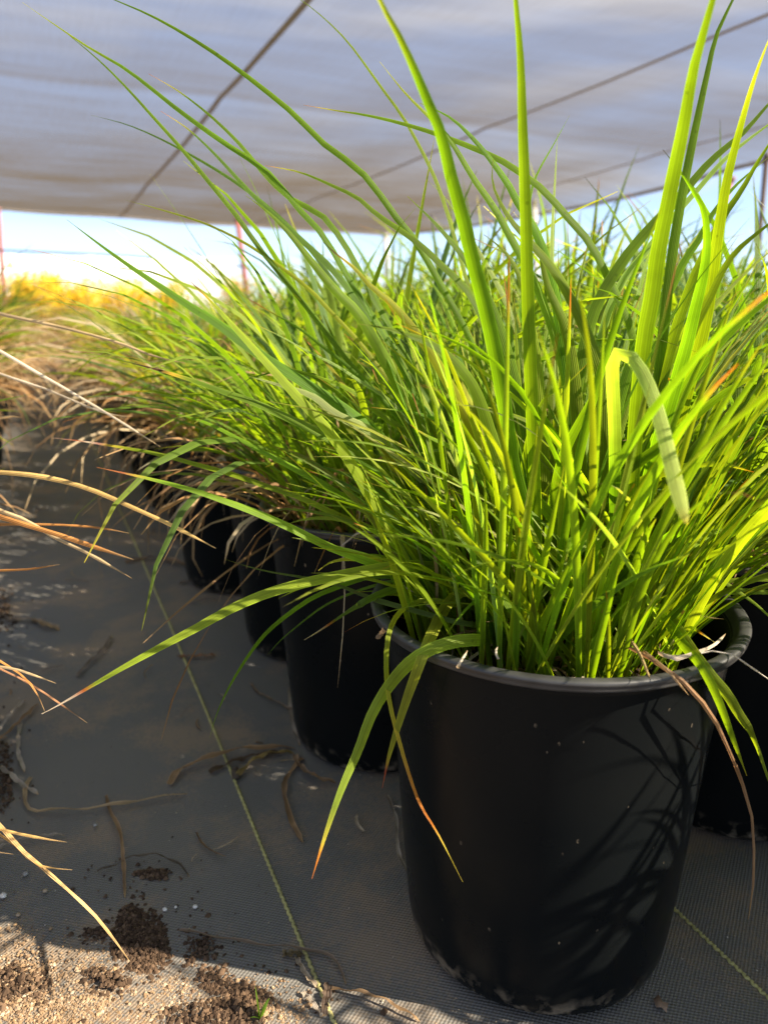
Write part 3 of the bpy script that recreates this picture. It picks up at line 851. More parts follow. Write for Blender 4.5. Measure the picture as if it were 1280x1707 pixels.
# each leaf: outline points in photo pixels root -> tip, width in px, how much nearer (-) or farther (+) its tip is than its root (m), tip kind, colour, twist
LEAVES = [
 # --- the long leaves fanning out to the upper left
 ([(880,1010),(790,860),(700,740),(640,670),(582,604),(551,564),(520,523),(476,467),(430,410),(395,360),(350,305),(305,250),(260,200),(215,150),(165,100),(95,42)],10,.06,'g',G1,.3),
 ([(850,990),(760,790),(695,664),(664,601),(629,539),(601,495),(570,445),(539,392),(495,345),(450,290),(365,232),(300,185),(210,115),(150,80),(80,33),(38,4)],11,.04,'y',G0,.2),
 ([(890,1010),(830,740),(790,580),(752,506),(721,450),(693,402),(656,357),(628,317),(600,284),(540,240),(490,190),(435,145),(375,100),(310,58),(250,25),(192,0),(140,-22)],12,.02,'g',G0,-.3),
 ([(880,1000),(780,780),(690,620),(620,490),(570,400),(533,355),(495,338),(450,300),(400,240),(350,192),(295,150),(248,123)],12,.05,'o',G1,.5),
 ([(870,1000),(770,790),(690,640),(626,535),(601,507),(557,451),(514,410),(462,362),(415,318),(385,285),(350,248),(310,212),(268,185)],13,.07,'o',G3,.4),
 ([(860,1010),(760,820),(689,689),(651,617),(626,570),(595,520),(557,482),(520,436),(476,382),(440,348),(410,326)],24,-.04,'g',G0,.1),
 ([(850,990),(740,760),(640,590),(570,490),(525,425),(475,370),(425,327),(380,295),(325,262),(265,230),(210,207),(152,192)],8,.10,'g',G3,.2),
 ([(850,980),(760,780),(679,664),(639,623),(614,589),(579,548),(551,520),(520,486),(450,432),(400,400),(340,372),(270,350),(208,333)],8,.10,'g',G4,.2),
 ([(850,1000),(780,870),(690,780),(600,700),(520,645),(440,595),(400,567),(359,536),(312,507),(266,476),(219,445),(162,404),(112,366)],21,-.06,'g',G1,.3),
 ([(800,1060),(740,1000),(685,931),(647,877),(622,837),(600,795),(550,720),(500,665),(450,610),(400,555),(340,490),(307,460)],21,-.08,'k',G4,.2),
 ([(860,1020),(800,920),(700,830),(600,762),(537,724),(481,696),(419,668),(380,655),(310,630),(240,610),(205,602)],17,-.06,'B',G1,.5),
 ([(860,1030),(790,950),(700,900),(591,840),(544,809),(497,784),(450,759),(403,734),(350,707),(303,692),(262,685)],13,.02,'g',G2,.3),
 ([(870,1040),(820,990),(700,920),(594,871),(544,849),(497,827),(450,812),(387,790),(325,773),(262,756),(200,745),(135,735),(88,730)],11,.02,'W',G2,.4),
 ([(880,1060),(780,1000),(650,950),(544,909),(512,893),(466,871),(419,851),(372,834),(325,818),(262,801),(200,787),(162,779)],16,-.08,'r',G4,.1),
 ([(900,1055),(857,1008),(810,977),(747,949),(694,941),(638,945),(600,952),(525,967),(450,987),(390,1012),(330,1045),(270,1077),(210,1110),(150,1145),(90,1180),(70,1190)],21,-.14,'w',G4,.1),
 ([(870,1020),(780,970),(690,948),(620,952),(575,960),(544,965),(515,975),(490,985),(464,998)],13,-.10,'g',G4,.2),
 ([(880,1030),(841,1002),(810,990),(747,968),(685,949),(622,935),(580,932),(550,938),(531,951)],17,-.08,'y',(.26,.29,.035),.1),
 ([(870,1015),(800,985),(716,959),(654,940),(591,922),(528,904),(487,896)],16,-.06,'g',G5,.1),
 ([(860,1045),(780,1040),(685,1016),(622,998),(560,974),(512,963),(466,956),(419,946),(375,932)],9,.0,'g',G3,.2),
 ([(870,1030),(800,990),(700,965),(615,962),(575,975),(525,995),(480,1025),(440,1060),(410,1100),(380,1150),(360,1195),(350,1230)],10,-.04,'g',G1,.4),
 ([(860,1010),(780,970),(700,962),(640,972),(590,987),(540,1010),(500,1040),(465,1070),(440,1100)],6,.0,'g',G1,.3),
 ([(880,1040),(800,985),(716,971),(669,979),(622,996),(580,1020),(550,1040),(527,1055),(507,1067)],15,-.05,'w',G3,.4),
 # --- the leaves that spill over the rim at the front
 ([(861,1107),(855,1090),(835,1069),(800,1067),(760,1070),(725,1080),(687,1102),(650,1142),(620,1192),(598,1250),(570,1315),(545,1385),(520,1465)],25,-.13,'O',G4,.2),
 ([(850,1070),(820,1010),(785,985),(762,990),(740,1015),(725,1045),(705,1090),(690,1130),(675,1172),(660,1220),(647,1265),(637,1314)],21,-.09,'r',G4,.1),
 ([(840,1060),(790,1020),(737,1003),(712,1000),(687,1006),(665,1022),(651,1047),(645,1080),(644,1115),(647,1155),(655,1195),(667,1240),(677,1275),(700,1340),(730,1390),(771,1470)],9,-.10,'R',(.24,.27,.03),.3),
 ([(920,1030),(949,1003),(1005,998),(1052,1007),(1092,1020),(1117,1045),(1139,1076),(1161,1101),(1180,1132),(1192,1157),(1205,1189),(1222,1235),(1244,1293)],16,-.13,'y',G2,.3),
 ([(960,1030),(1010,1000),(1060,995),(1110,1025),(1161,1096),(1189,1132),(1211,1157),(1230,1189),(1249,1217),(1280,1300),(1300,1370)],17,-.16,'g',G4,.2),
 ([(980,1040),(1010,1005),(1042,1001),(1070,1006),(1099,1020),(1130,1036),(1161,1051),(1191,1071)],15,-.05,'w',G2,.1),
 ([(985,1060),(1000,990),(1015,966),(1033,971),(1067,989),(1105,1007),(1146,1023),(1177,1029),(1205,1032)],20,-.07,'t',G4,.0),
 ([(960,1050),(1000,990),(1030,965),(1061,954),(1099,947),(1136,945),(1167,950),(1196,964),(1224,982),(1255,1004),(1280,1026),(1320,1068)],11,-.10,'g',G4,.2),
 # --- the tall upright straps
 ([(895,1100),(885,960),(875,850),(855,775),(840,675),(825,590),(805,500),(785,425),(770,360),(750,290),(735,225),(715,175),(690,115),(665,60),(640,15),(612,-45),(585,-95)],34,-.17,'y',G0,.15),
 ([(905,1100),(898,1000),(890,800),(882,590),(879,500),(875,350),(870,200),(867,100),(859,0),(852,-80),(845,-150)],29,-.10,'g',G0,.1),
 ([(1035,1075),(1045,960),(1055,760),(1065,640),(1075,550),(1085,500),(1095,425),(1110,350),(1125,275),(1140,200),(1155,115),(1170,60),(1187,0),(1208,-70),(1235,-150)],37,-.17,'g',G0,.12),
 ([(1060,1060),(1080,820),(1105,560),(1120,430),(1140,310),(1160,210),(1177,130),(1195,55),(1221,0),(1255,-80)],20,-.05,'g',G1,.3),
 ([(1055,1050),(1075,930),(1105,800),(1140,665),(1165,575),(1180,500),(1190,425),(1200,360),(1210,300),(1225,240),(1240,185),(1255,135),(1277,75),(1296,35)],24,-.10,'y',G0,.5),
 ([(1035,1070),(1050,930),(1090,760),(1125,640),(1147,560),(1160,505),(1170,465),(1176,425),(1177,385),(1170,346),(1153,317),(1137,292),(1118,280)],31,-.07,'g',G2,.1),
 ([(1015,1060),(1022,1000),(1024,900),(1024,800),(1024,720),(1021,650),(1020,610),(1027,588),(1040,588),(1058,602),(1080,640),(1100,700),(1120,780),(1135,840),(1143,872)],25,-.26,'P',G1,.0),
 ([(1050,1050),(1060,800),(1058,640),(1055,560),(1041,520),(1016,469),(996,427),(962,377),(937,354),(918,329),(887,301),(861,284),(825,261),(797,250),(755,233),(712,218),(656,202),(600,190),(565,185),(506,175)],14,.02,'o',G0,.3),
 ([(980,1050),(965,800),(935,600),(895,480),(864,419),(845,385),(822,343),(797,309),(769,264),(746,227),(705,185),(675,155),(633,103)],16,-.02,'y',G2,.2),
 ([(970,1050),(962,850),(950,650),(930,520),(909,427),(887,374),(864,340),(853,317),(831,284),(805,250),(780,222),(752,197),(726,183),(700,172)],20,-.02,'g',G0,.2),
 ([(1010,1060),(1010,900),(1008,740),(1003,630),(980,560),(951,497),(923,450),(885,405),(850,365),(830,330),(820,300),(822,265)],27,-.05,'g',G1,.3),
 ([(905,1060),(890,850),(860,640),(815,500),(774,430),(749,399),(727,374),(701,348),(679,327)],22,-.02,'g',G1,.2),
 ([(920,1060),(912,900),(905,750),(892,590),(873,483),(862,452),(845,424),(825,405),(806,391)],24,.0,'g',G2,.2),
 ([(890,1010),(860,800),(810,580),(770,440),(753,379),(735,323),(718,281),(698,242),(673,197),(646,160),(610,110),(580,70),(540,30),(502,0),(470,-20)],7,.12,'g',G2,.2),
 ([(905,1060),(885,850),(840,620),(791,503),(769,472),(735,441),(707,413),(670,385),(628,357),(600,332),(560,312),(500,287),(442,276)],14,.04,'o',G1,.3),
 ([(925,1030),(900,800),(870,580),(847,511),(819,455),(794,413),(769,371),(741,329),(712,300)],12,.12,'g',G5,.2),
 ([(895,1055),(860,900),(800,740),(720,592),(682,539),(651,504),(620,479),(589,445),(560,423),(539,404)],22,-.07,'k',(.20,.23,.016),.1),
 ([(910,1060),(870,880),(830,760),(790,645),(755,600),(720,574),(689,561),(648,548),(598,540)],24,-.08,'g',G1,.2),
 ([(960,1065),(950,980),(941,909),(919,862),(888,827),(841,793),(794,765),(747,743),(707,724),(684,708)],20,-.08,'o',G2,.2),
 ([(985,1040),(982,900),(965,810),(947,759),(926,731),(888,706),(841,687),(794,674)],14,-.06,'o',G2,.3),
 ([(980,1060),(975,900),(966,760),(958,640),(942,545),(914,480),(900,420),(893,370)],31,.0,'g',G0,.1),
 ([(965,1010),(950,750),(938,560),(931,460),(930,407)],9,.06,'k',G1,.1),
 ([(895,1000),(880,750),(862,570),(855,475)],10,.05,'k',G1,.1),
 ([(955,980),(948,800),(930,600),(921,450),(920,400),(925,300),(929,221)],9,.10,'g',G5,.5),
 ([(905,1010),(880,700),(872,450),(885,320),(895,290),(920,245),(935,218),(949,192)],9,.09,'g',G2,.2),
 # --- the sheaf leaning to the right
 ([(945,1060),(940,880),(960,660),(990,520),(1027,452),(1055,413),(1089,374),(1134,329),(1165,289),(1201,253),(1238,222),(1280,174),(1330,120)],22,.03,'g',G1,.2),
 ([(965,1060),(970,800),(1000,570),(1032,478),(1077,419),(1122,362),(1162,317),(1201,272),(1235,242),(1280,208),(1330,170)],15,.06,'g',G5,.3),
 ([(1045,1060),(1060,830),(1100,640),(1145,490),(1170,430),(1207,357),(1235,317),(1257,278),(1280,242),(1310,190)],26,-.04,'g',G1,.2),
 ([(985,1060),(1000,860),(1040,640),(1080,540),(1117,483),(1145,427),(1162,405),(1185,360),(1225,310),(1280,262)],20,.02,'g',G0,.2),
 ([(1055,1065),(1070,900),(1110,700),(1150,560),(1184,492),(1201,455),(1224,421),(1252,396),(1280,374),(1330,340)],23,-.06,'g',G1,.2),
 ([(1020,1060),(1030,960),(1060,830),(1099,717),(1130,664),(1161,617),(1192,577),(1224,546),(1280,499),(1340,455)],24,-.06,'g',G0,.3),
 ([(945,1065),(950,960),(971,880),(1005,836),(1055,780),(1099,746),(1146,705),(1192,667),(1233,639),(1280,617),(1330,596)],22,-.10,'y',G1,.4),
 ([(1040,1055),(1060,940),(1110,830),(1155,755),(1192,714),(1239,680),(1280,655),(1340,620)],22,-.02,'g',G1,.2),
 ([(1000,1060),(1010,920),(1027,858),(1049,821),(1083,796),(1124,783),(1161,775),(1208,775),(1256,787)],23,-.09,'o',G2,.1),
 ([(900,1060),(880,900),(872,770),(905,667),(942,642),(980,605)],10,-.05,'o',G2,.2),
 ([(915,1060),(915,900),(930,792),(942,749),(964,705),(989,658),(1005,620),(1012,592)],23,-.07,'k',G0,.2),
 ([(965,1070),(975,980),(996,929),(1014,914),(1036,912),(1055,926),(1072,940)],13,-.08,'g',G4,.1),
 ([(980,1065),(1000,1010),(1036,964),(1067,936),(1092,914),(1124,889),(1152,874)],21,-.08,'d',G2,.0),
 ([(1030,1085),(1050,1035),(1092,982),(1124,954),(1161,936),(1208,914),(1250,894)],17,-.08,'o',G2,.1),
 ([(1060,1050),(1095,1003),(1136,990),(1192,986),(1280,987),(1340,995)],15,-.02,'g',G4,.1),
 ([(1040,1055),(1070,1010),(1111,989),(1161,979),(1224,967),(1280,967),(1330,975)],11,-.03,'g',G2,.2),
 ([(940,1010),(974,936),(1030,901),(1074,876),(1111,864),(1161,854),(1224,848),(1280,843),(1330,845)],11,.0,'g',G2,.2),
 ([(950,1000),(1000,930),(1060,880),(1110,862),(1155,861),(1224,867),(1280,876),(1330,890)],15,-.01,'g',G2,.1),
 ([(935,1050),(920,880),(908,849),(911,817),(922,804),(938,805)],17,-.03,'g',G2,.1),
 ([(1000,1060),(1010,900),(1008,790),(1015,762),(1022,760)],18,-.02,'g',G2,.1),
 ([(1005,1050),(1000,830),(1005,690),(1018,648),(1033,642)],14,-.03,'y',G0,.1),
 # --- fine leaves across the middle left
 ([(870,990),(760,790),(648,667),(601,636),(564,611),(514,586),(461,557),(417,537)],7,.0,'o',G5,.2),
 ([(850,970),(700,740),(586,617),(539,579),(495,545),(451,520),(404,492)],9,.02,'r',G1,.2),
 ([(870,1010),(800,900),(716,806),(666,762),(622,721),(560,690),(523,661),(467,642),(414,627)],22,-.05,'g',G5,.1),
 ([(880,1020),(800,870),(700,740),(632,689),(586,651),(523,626),(473,611)],14,.0,'g',G2,.2),
 ([(920,1010),(880,850),(826,756),(791,727),(738,702),(685,687),(619,679)],10,-.04,'o',G2,.2),
 ([(925,1010),(880,820),(826,748),(780,744),(747,747),(700,756),(663,759)],12,-.05,'g',G2,.2),
 ([(965,1065),(955,960),(935,927),(904,912),(872,899),(845,893),(819,890)],13,-.09,'y',G4,.1),
 ([(870,990),(800,900),(732,868),(685,856),(622,849),(560,843),(503,838)],8,-.02,'o',G2,.3),
 ([(870,1050),(779,1000),(716,993),(654,985),(590,987)],6,-.03,'o',G2,.2),
 ([(890,1050),(820,950),(710,871),(669,846),(626,831)],14,-.03,'g',G3,.2),
 ([(880,1040),(770,920),(680,850),(600,800),(530,775),(498,760)],9,.03,'g',G1,.3),
]
def px_leaf(pts, w, ddep, zroot=ZSOIL, cx=.1296, cy=HDEPTH, root_dep=None, steps=26, rmax=.105):
    """the leaf's centre line in the place: its root on the soil, its tip ddep nearer or farther"""
    q, _ = spline(pts, 40)
    s = np.concatenate([[0], np.cumsum(np.linalg.norm(np.diff(q, axis=0), axis=1))]); s /= s[-1]
    dr = root_dep if root_dep else min(cy + rmax * .7, max(cy - rmax * .75, depth_on_level(pts[0][0], pts[0][1], zroot)))
    P = [tuple(at_depth(x, y, dr + ddep * (t ** 1.15))) for (x, y), t in zip(q, s)]
    return P, dr
def clear_pot(pts, P):
    """a leaf that hangs over the rim passes in front of the pot's wall, not through it"""
    out = []
    c = Vector((HX, HY, 0))
    eye = Vector((0, 0, CAMH))
    for i_, p in enumerate(P):
        p = Vector(p)
        rr = (Vector((p.x, p.y, 0)) - c).length
        if p.z < .302 and rr < .150 and not (i_ < .13 * len(P) and rr < .118):
            d = p - eye
            for k in range(400):
                q = eye + d * (1 - k * .001)
                if (Vector((q.x, q.y, 0)) - c).length >= .150 or q.z > .303: p = q; break
        out.append(tuple(p))
    A = np.array(out)
    dep = np.linalg.norm(A - np.array(eye), axis=1)
    sm = np.convolve(np.pad(dep, 2, mode='edge'), [.15, .2, .3, .2, .15], 'valid')
    sm = np.minimum(sm, dep + .004)
    return [tuple(r) for r in (np.array(eye) + (A - np.array(eye)) * (sm / dep)[:, None])]
def view_width(P, twist):
    eye = Vector((0, 0, CAMH))
    def f(i, T):
        V = (Vector(P[i]) - eye).normalized()
        A = T.cross(V)
        A = A.normalized() if A.length > 1e-4 else Vector((1, 0, 0))
        return A * math.cos(twist) + V * math.sin(twist)
    return f
ROOTS = [(.22, .15, .06), (.15, .19, .03), (.13, .19, .025), (.12, .18, .03), (.24, .13, .06)]
hero_off = (HX, HY, .0015)
for pts, w, dd, tip, base, tw in LEAVES:
    if w >= 26: w *= .86
    P0, dr = px_leaf(pts, w, dd)
    if max(y for x, y in pts[2:]) > 1000: P0 = clear_pot(pts, P0)
    P, L = spline(P0, 34, 1.25)
    # twist it either way, so the leaves do not all face one place
    tws = tw * rng.choice((-1, 1)) + rng.uniform(-.12, .12)
    if rng.random() < .8 or dd <= -.25:          # leaves turn their face to the light
        m_ = len(P) * 5 // 6 if dd <= -.25 else len(P) * 2 // 3
        T_ = (Vector(P[m_ + 1]) - Vector(P[m_ - 1])).normalized()
        best = []
        for a_ in (tw + .15, -tw - .15):
            best.append((abs(view_width(P, a_)(m_, T_).cross(T_).normalized().dot(SUN_DIR)), a_))
        tws = max(best)[1] + rng.uniform(-.1, .1)
    t0 = (dr + dd * .45)
    mb = MB()
    add_blade(mb, P, L, w * t0 / F_PX / math.cos(tws) * .86, view_width(P, tws), tuple(c * rng.uniform(.88, 1.1) for c in base), tip, 6, .22,
              'blunt' if tip in 'd' or dd <= -.25 else 'leaf', rng.choice(ROOTS), .06)
    mb.build('leaf_blade', M_LEAF, hero, off=hero_off)

def hero_fill():
    """the many shorter leaves packed into the middle of the clump"""
    r = random.Random(91)
    g = MB()
    made = 0
    tries = 0
    to_cam = math.atan2(-HY, -HX)
    while made < 440 and tries < 9000:
        tries += 1
        q = .095 * math.sqrt(r.random()); a0 = r.uniform(0, 2 * math.pi)
        az = a0 + r.gauss(0, .45)
        t = q / .095
        da = abs((az - to_cam + math.pi) % (2 * math.pi) - math.pi)
        th0 = abs(r.gauss(.08 + .45 * t, .15)); bend = abs(r.gauss(.35 + .75 * t, .3))
        L = r.uniform(.16, .46)
        if da < 1.1:
            L *= .55
            th0 *= .6
        P = grow(r, th0, az, L, bend, 14, (HX + q * math.cos(a0), HY + q * math.sin(a0)), .247)
        bad = False
        for p in P:
            e = to_px(p)
            if e is None: bad = True; break
            x, y = e
            if y < (330 if x > 800 else 420) + 60 * r.random() or (x < 560 and y < 560) or (x < 470) or (y > 1085 and 600 < x < 1240 and p[2] < .29) or y > 1100:
                bad = True; break
        if bad: continue
        base = r.choice([G0, G1, G2, G3, G0, G2, G4])
        base = tuple(c * r.uniform(.8, 1.15) for c in base)
        add_blade(g, P, L, r.uniform(.0035, .0085), width_dir(az, r.uniform(-.7, .7), r.uniform(-.9, .9), 14), base, r.choice('gggggokyr'), 4, .25, root=r.choice(ROOTS), rootlen=.07)
        made += 1
    made = 0; tries = 0
    while made < 190 and tries < 5000:      # young shoots and sheathed stems crowding the mouth of the pot
        tries += 1
        q = .112 * math.sqrt(r.random()); a0 = r.uniform(0, 2 * math.pi)
        az = a0 + r.gauss(0, .5)
        th0 = abs(r.gauss(.05 + 3.4 * q, .14)); bend = abs(r.gauss(.3, .3))
        L = r.uniform(.09, .22)
        P = grow(r, th0, az, L, bend, 10, (HX + q * math.cos(a0), HY + q * math.sin(a0)), .246)
        e = [to_px(p) for p in P]
        if any(v is None or (v[1] > 1105 and p[2] > .296) for v, p in zip(e, P)): continue
        if any(p[2] < .304 and math.hypot(p[0] - HX, p[1] - HY) > .118 for p in P): continue
        if any(math.hypot(p[0] - HX, p[1] - HY) > .17 for p in P): continue
        base = tuple(c * r.uniform(.85, 1.15) for c in r.choice([G0, G1, G2, G3, G1]))
        add_blade(g, P, L, r.uniform(.003, .0068), width_dir(az, r.uniform(-.7, .7), r.uniform(-.9, .9), 10), base, r.choice('ggggog'), 4, .5, root=r.choice([(.26, .17, .08), (.16, .19, .04), (.15, .20, .04)]), rootlen=.22)
        made += 1
    made = 0; tries = 0
    while made < 130 and tries < 6000:
        tries += 1
        q = .09 * math.sqrt(r.random()); a0 = r.uniform(0, 2 * math.pi)
        az = a0 + r.gauss(0, .4)
        th0 = abs(r.gauss(.12 + 3.2 * q, .14)); bend = abs(r.gauss(.45, .35))
        L = r.uniform(.26, .50)
        P = grow(r, th0, az, L, bend, 16, (HX + q * math.cos(a0), HY + q * math.sin(a0)), .247)
        e = [to_px(p) for p in P]
        if any(v is None for v in e): continue
        lim = r.uniform(300, 520)
        if any(y < lim or x < 560 or (y > 1085 and p[2] > .29) for (x, y), p in zip(e, P)): continue
        if any(p[2] < .302 and .11 < math.hypot(p[0] - HX, p[1] - HY) < .16 for p in P): continue
        base = tuple(c * r.uniform(.8, 1.15) for c in r.choice([G0, G1, G2, G2, G4, G1, G5]))
        add_blade(g, P, L, r.uniform(.0034, .0062), width_dir(az, r.uniform(-.7, .7), r.uniform(-.9, .9), 16), base, r.choice('ggggggokr'), 4, .3, root=r.choice(ROOTS), rootlen=.07)
        made += 1
    made = 0; tries = 0
    while made < 110 and tries < 9000:
        tries += 1
        q = .10 * math.sqrt(r.random()); a0 = r.uniform(0, 2 * math.pi)
        az = a0 + r.gauss(0, .5) if r.random() < .45 else math.pi - YAW + r.gauss(.1, .55)
        th0 = r.uniform(.25, .95); bend = abs(r.gauss(.7, .4))
        L = r.uniform(.16, .40)
        P = grow(r, th0, az, L, bend, 14, (HX + q * math.cos(a0), HY + q * math.sin(a0)), .247)
        e = [to_px(p) for p in P]
        if any(v is None for v in e): continue
        if any(y < 520 or x < 440 or (x < 600 and y < 640) for x, y in e): continue
        if any(p[2] < .300 and .108 < math.hypot(p[0] - HX, p[1] - HY) < .16 for p in P): continue
        if any(y > 1060 and p[2] > .30 for (x, y), p in zip(e, P)): continue
        if P[-1][2] < .22: continue
        base = tuple(c * r.uniform(.8, 1.15) for c in r.choice([G0, G1, G2, G3, G4, G1, G5]))
        add_blade(g, P, L, r.uniform(.0036, .0072), width_dir(az, r.uniform(-.7, .7), r.uniform(-.9, .9), 14), base, r.choice('ggggggokr'), 4, .3, root=r.choice(ROOTS), rootlen=.07)
        made += 1
    o = g.build('foliage', M_LEAF, hero, off=hero_off)
    o['kind'] = 'stuff'
    d = MB()
    for k in range(270):
        q = .10 * math.sqrt(r.random()); a0 = r.uniform(0, 2 * math.pi); az = a0 + r.gauss(0, .9)
        th0 = abs(r.gauss(.45, .4)); bend = r.gauss(.5, .9)
        L = r.uniform(.04, .15)
        P = grow(r, th0, az, L, bend, 6, (HX + q * math.cos(a0), HY + q * math.sin(a0)), .250, .5)
        if any((lambda e: e and (e[1] > 1110 or e[0] < 640 or e[0] > 1215))(to_px(p)) for p in P): continue
        if any(p[2] < .245 for p in P): continue
        base = r.choice([(.26, .17, .08), (.36, .26, .15), (.18, .10, .05), (.46, .38, .26), (.28, .13, .05)])
        add_blade(d, P, L, r.uniform(.0010, .0032), width_dir(az, r.uniform(-1, 1), r.uniform(-2, 2), 6), base, 'd', 2, .4, 'dry')
    for k in range(120):
        q = .112 * math.sqrt(r.random()); a0 = r.uniform(0, 2 * math.pi); az = r.uniform(0, 6.28)
        L = r.uniform(.02, .08)
        x0, y0 = HX + q * math.cos(a0), HY + q * math.sin(a0)
        x1, y1 = x0 + L * math.cos(az), y0 + L * math.sin(az)
        if math.hypot(x1 - HX, y1 - HY) > .118: continue
        z0, z1 = r.uniform(.252, .264), r.uniform(.252, .268)
        P = np.array([[x0 + (x1 - x0) * t + .004 * math.sin(t * 3), y0 + (y1 - y0) * t, z0 + (z1 - z0) * t + .006 * math.sin(t * 3.1)] for t in np.linspace(0, 1, 7)])
        base = r.choice([(.30, .20, .10), (.42, .32, .19), (.20, .12, .06), (.50, .42, .30), (.16, .09, .05)])
        add_blade(d, P, L, r.uniform(.0010, .0030), width_dir(az, r.uniform(-1, 1), r.uniform(-2, 2), 6), base, 'd', 2, .4, 'dry')
    # brown papery sheaths round the leaf bases
    for x, y in ((893, 1108), (903, 1105), (1062, 1085), (985, 1100)):
        p = on_level(x, y, .25)
        az = r.uniform(0, 6.28)
        for j in range(3):
            P = grow(r, r.uniform(.02, .18), az + j * 1.6, r.uniform(.035, .075), .1, 5, (p.x + r.uniform(-.004, .004), p.y + r.uniform(-.004, .004)), .246)
            add_blade(d, P, .05, r.uniform(.005, .009), width_dir(az + j * 1.6, 0, .3, 5), r.choice([(.30, .15, .06), (.36, .19, .08), (.22, .12, .06)]), 'd', 3, .5, 'dry')
    d.build('dry_leaves', M_DRY, hero, off=hero_off)
hero_fill()

DRY_STRANDS = [   # thin withered leaves of the front plant
 ([(960,1050),(1005,1060),(1067,1089),(1099,1107),(1130,1129),(1161,1161),(1186,1192),(1214,1250),(1236,1305),(1252,1359),(1256,1414),(1255,1469),(1247,1532)],6.5,-.11,(.38,.22,.11)),
 ([(1040,1040),(1046,1060),(1058,1078),(1067,1092),(1075,1112),(1083,1132)],5,-.06,(.42,.30,.14)),
 ([(1060,1075),(1090,1100),(1105,1110),(1127,1135),(1147,1159)],4.5,-.06,(.40,.26,.13)),
 ([(1080,1080),(1125,1098),(1155,1089),(1185,1078),(1200,1066),(1209,1056)],6,-.02,(.50,.42,.32)),
 ([(1090,1085),(1136,1095),(1175,1087),(1208,1085),(1239,1104),(1280,1132),(1310,1150)],3,-.06,(.62,.56,.48)),
 ([(830,1010),(794,899),(754,843),(741,790),(736,750),(732,724)],4.5,-.09,(.20,.09,.04)),
 ([(980,1030),(1000,985),(985,965),(962,952)],6,-.06,(.36,.20,.10)),
 ([(760,1118),(768,1102),(776,1090),(779,1084)],5,-.01,(.58,.50,.38)),
 ([(832,1102),(826,1086),(830,1076)],4.5,-.01,(.58,.50,.40)),
 ([(890,1010),(860,950),(830,900),(815,860)],4,-.04,(.45,.36,.26)),
 ([(640,1050),(632,1060),(626,1064)],8,.0,(.20,.15,.10)),
 ([(700,900),(650,890),(600,888),(582,900),(565,914)],3.5,.0,(.48,.42,.38)),
]
for pts, w, dd, c in DRY_STRANDS:
    P0, dr = px_leaf(pts, w, dd)
    P0 = clear_pot(pts, P0)
    P, L = spline(P0, 22)
    mb = MB()
    tw = rng.uniform(-.3, .3)
    add_blade(mb, P, L, w * (dr + dd * .5) / F_PX, view_width(P, tw), c, 'd', 4, .5, 'dry')
    tag(mb.build('dry_leaf', M_DRY, hero, off=hero_off), 'thin withered brown leaf')

# ------------------------------------------------------------------ the other pots and plants
ORD = ['front', 'second', 'third', 'fourth', 'fifth', 'sixth', 'seventh', 'eighth', 'ninth', 'tenth', 'eleventh', 'twelfth', 'thirteenth']
r2 = random.Random(5)
def column(u, v0, n, dv, name, near_label, kind_of, pots=True, start=0, sc=(.92, 1.08), labelled=4):
    for k in range(start, n):
        x = u + r2.uniform(-.022, .022); y = v0 + dv * k + r2.uniform(-.02, .02)
        kd = kind_of(y)
        if k < labelled:
            lp = f'black nursery pot, {ORD[k]} from the front in {near_label}'
            lg = f'{ {"lush": "green", "mid": "green", "olive": "light-tinted yellow"}[kd]} grass plant in the {ORD[k]} pot of {near_label}'
            gp, gg = 'nursery pots', 'potted grass plants'
        else:
            lp = f'black nursery pot farther back in {near_label}'
            lg = f'grass plant in a pot farther back in {near_label}'
            gp, gg = 'farther nursery pots in ' + near_label, 'farther grass plants in ' + near_label
        if pots(y) if callable(pots) else pots:
            pot(x, y, lp, gp)
        plant(x, y, kd, r2.randrange(12), lg, gg, r2.uniform(0, 6.28), r2.uniform(*sc))
def kfirst(y):
    return 'lush' if y < 1.3 else ('mid' if y < 2.2 else 'olive')
def kin(y):
    return 'lush' if y < 2.6 else 'mid'
column(.335, HY, 25, .327, 'a', 'the row along the path', kfirst, True, 1, labelled=7)
FRONT_R = (.69, .215)  # unseen pot and plant, placed and shaped to dapple the front pot
pot(*FRONT_R, 'black nursery pot outside the view, added to shade the front pot', 'nursery pots')
KINDS['open'] = [clump(77, 150, 0, Lr=(.18, .38), yellow=.5, wr=(.005, .009))]
plant(*FRONT_R, 'open', 0, 'short yellowish grass plant outside the view, added to shade the front pot', 'potted grass plants', 1.0).scale = (.95, .95, .95)
pot(.70, -.115, 'black nursery pot outside the view, level with the camera, added for its shade', 'nursery pots')  # unseen pot and plant added to shade the nearest strip of ground
plant(.70, -.115, 'lush', 3, 'lush grass plant outside the view, level with the camera, added for its shade', 'potted grass plants', 4.0)
pot(.985, .17, 'black nursery pot outside the view, second pot in from the camera, added for its shade', 'nursery pots')  # unseen pot and plant added to shade the gap right of the front pot
plant(.985, .17, 'lush', 2, 'green grass plant outside the view, second one in from the camera, added for its shade', 'potted grass plants', 2.0)
column(.655, .52, 14, .327, 'b', 'the next row in from the path', kin, lambda y: y < 2.2, labelled=4)
for j, u in enumerate((.97, 1.29, 1.61, 1.93, 2.25)):
    st = max(1, int((u / 1.16 - .30 - .30) / .327))
    column(u, .30 + .13 * (j % 2), 14, .327, 'c', 'the rows deeper in the block of plants', kin, lambda y: y < 1.0, st, (1.0, 1.2), labelled=0)
column(-.29, .55, 25, .33, 'd', 'the row across the path', lambda y: 'mid' if y < 4 else 'olive', True, 4, (1.02, 1.2), labelled=0)
column(-.72, 2.6, 11, .33, 'e', 'the second row across the path', lambda y: 'olive', False, 2, labelled=0)

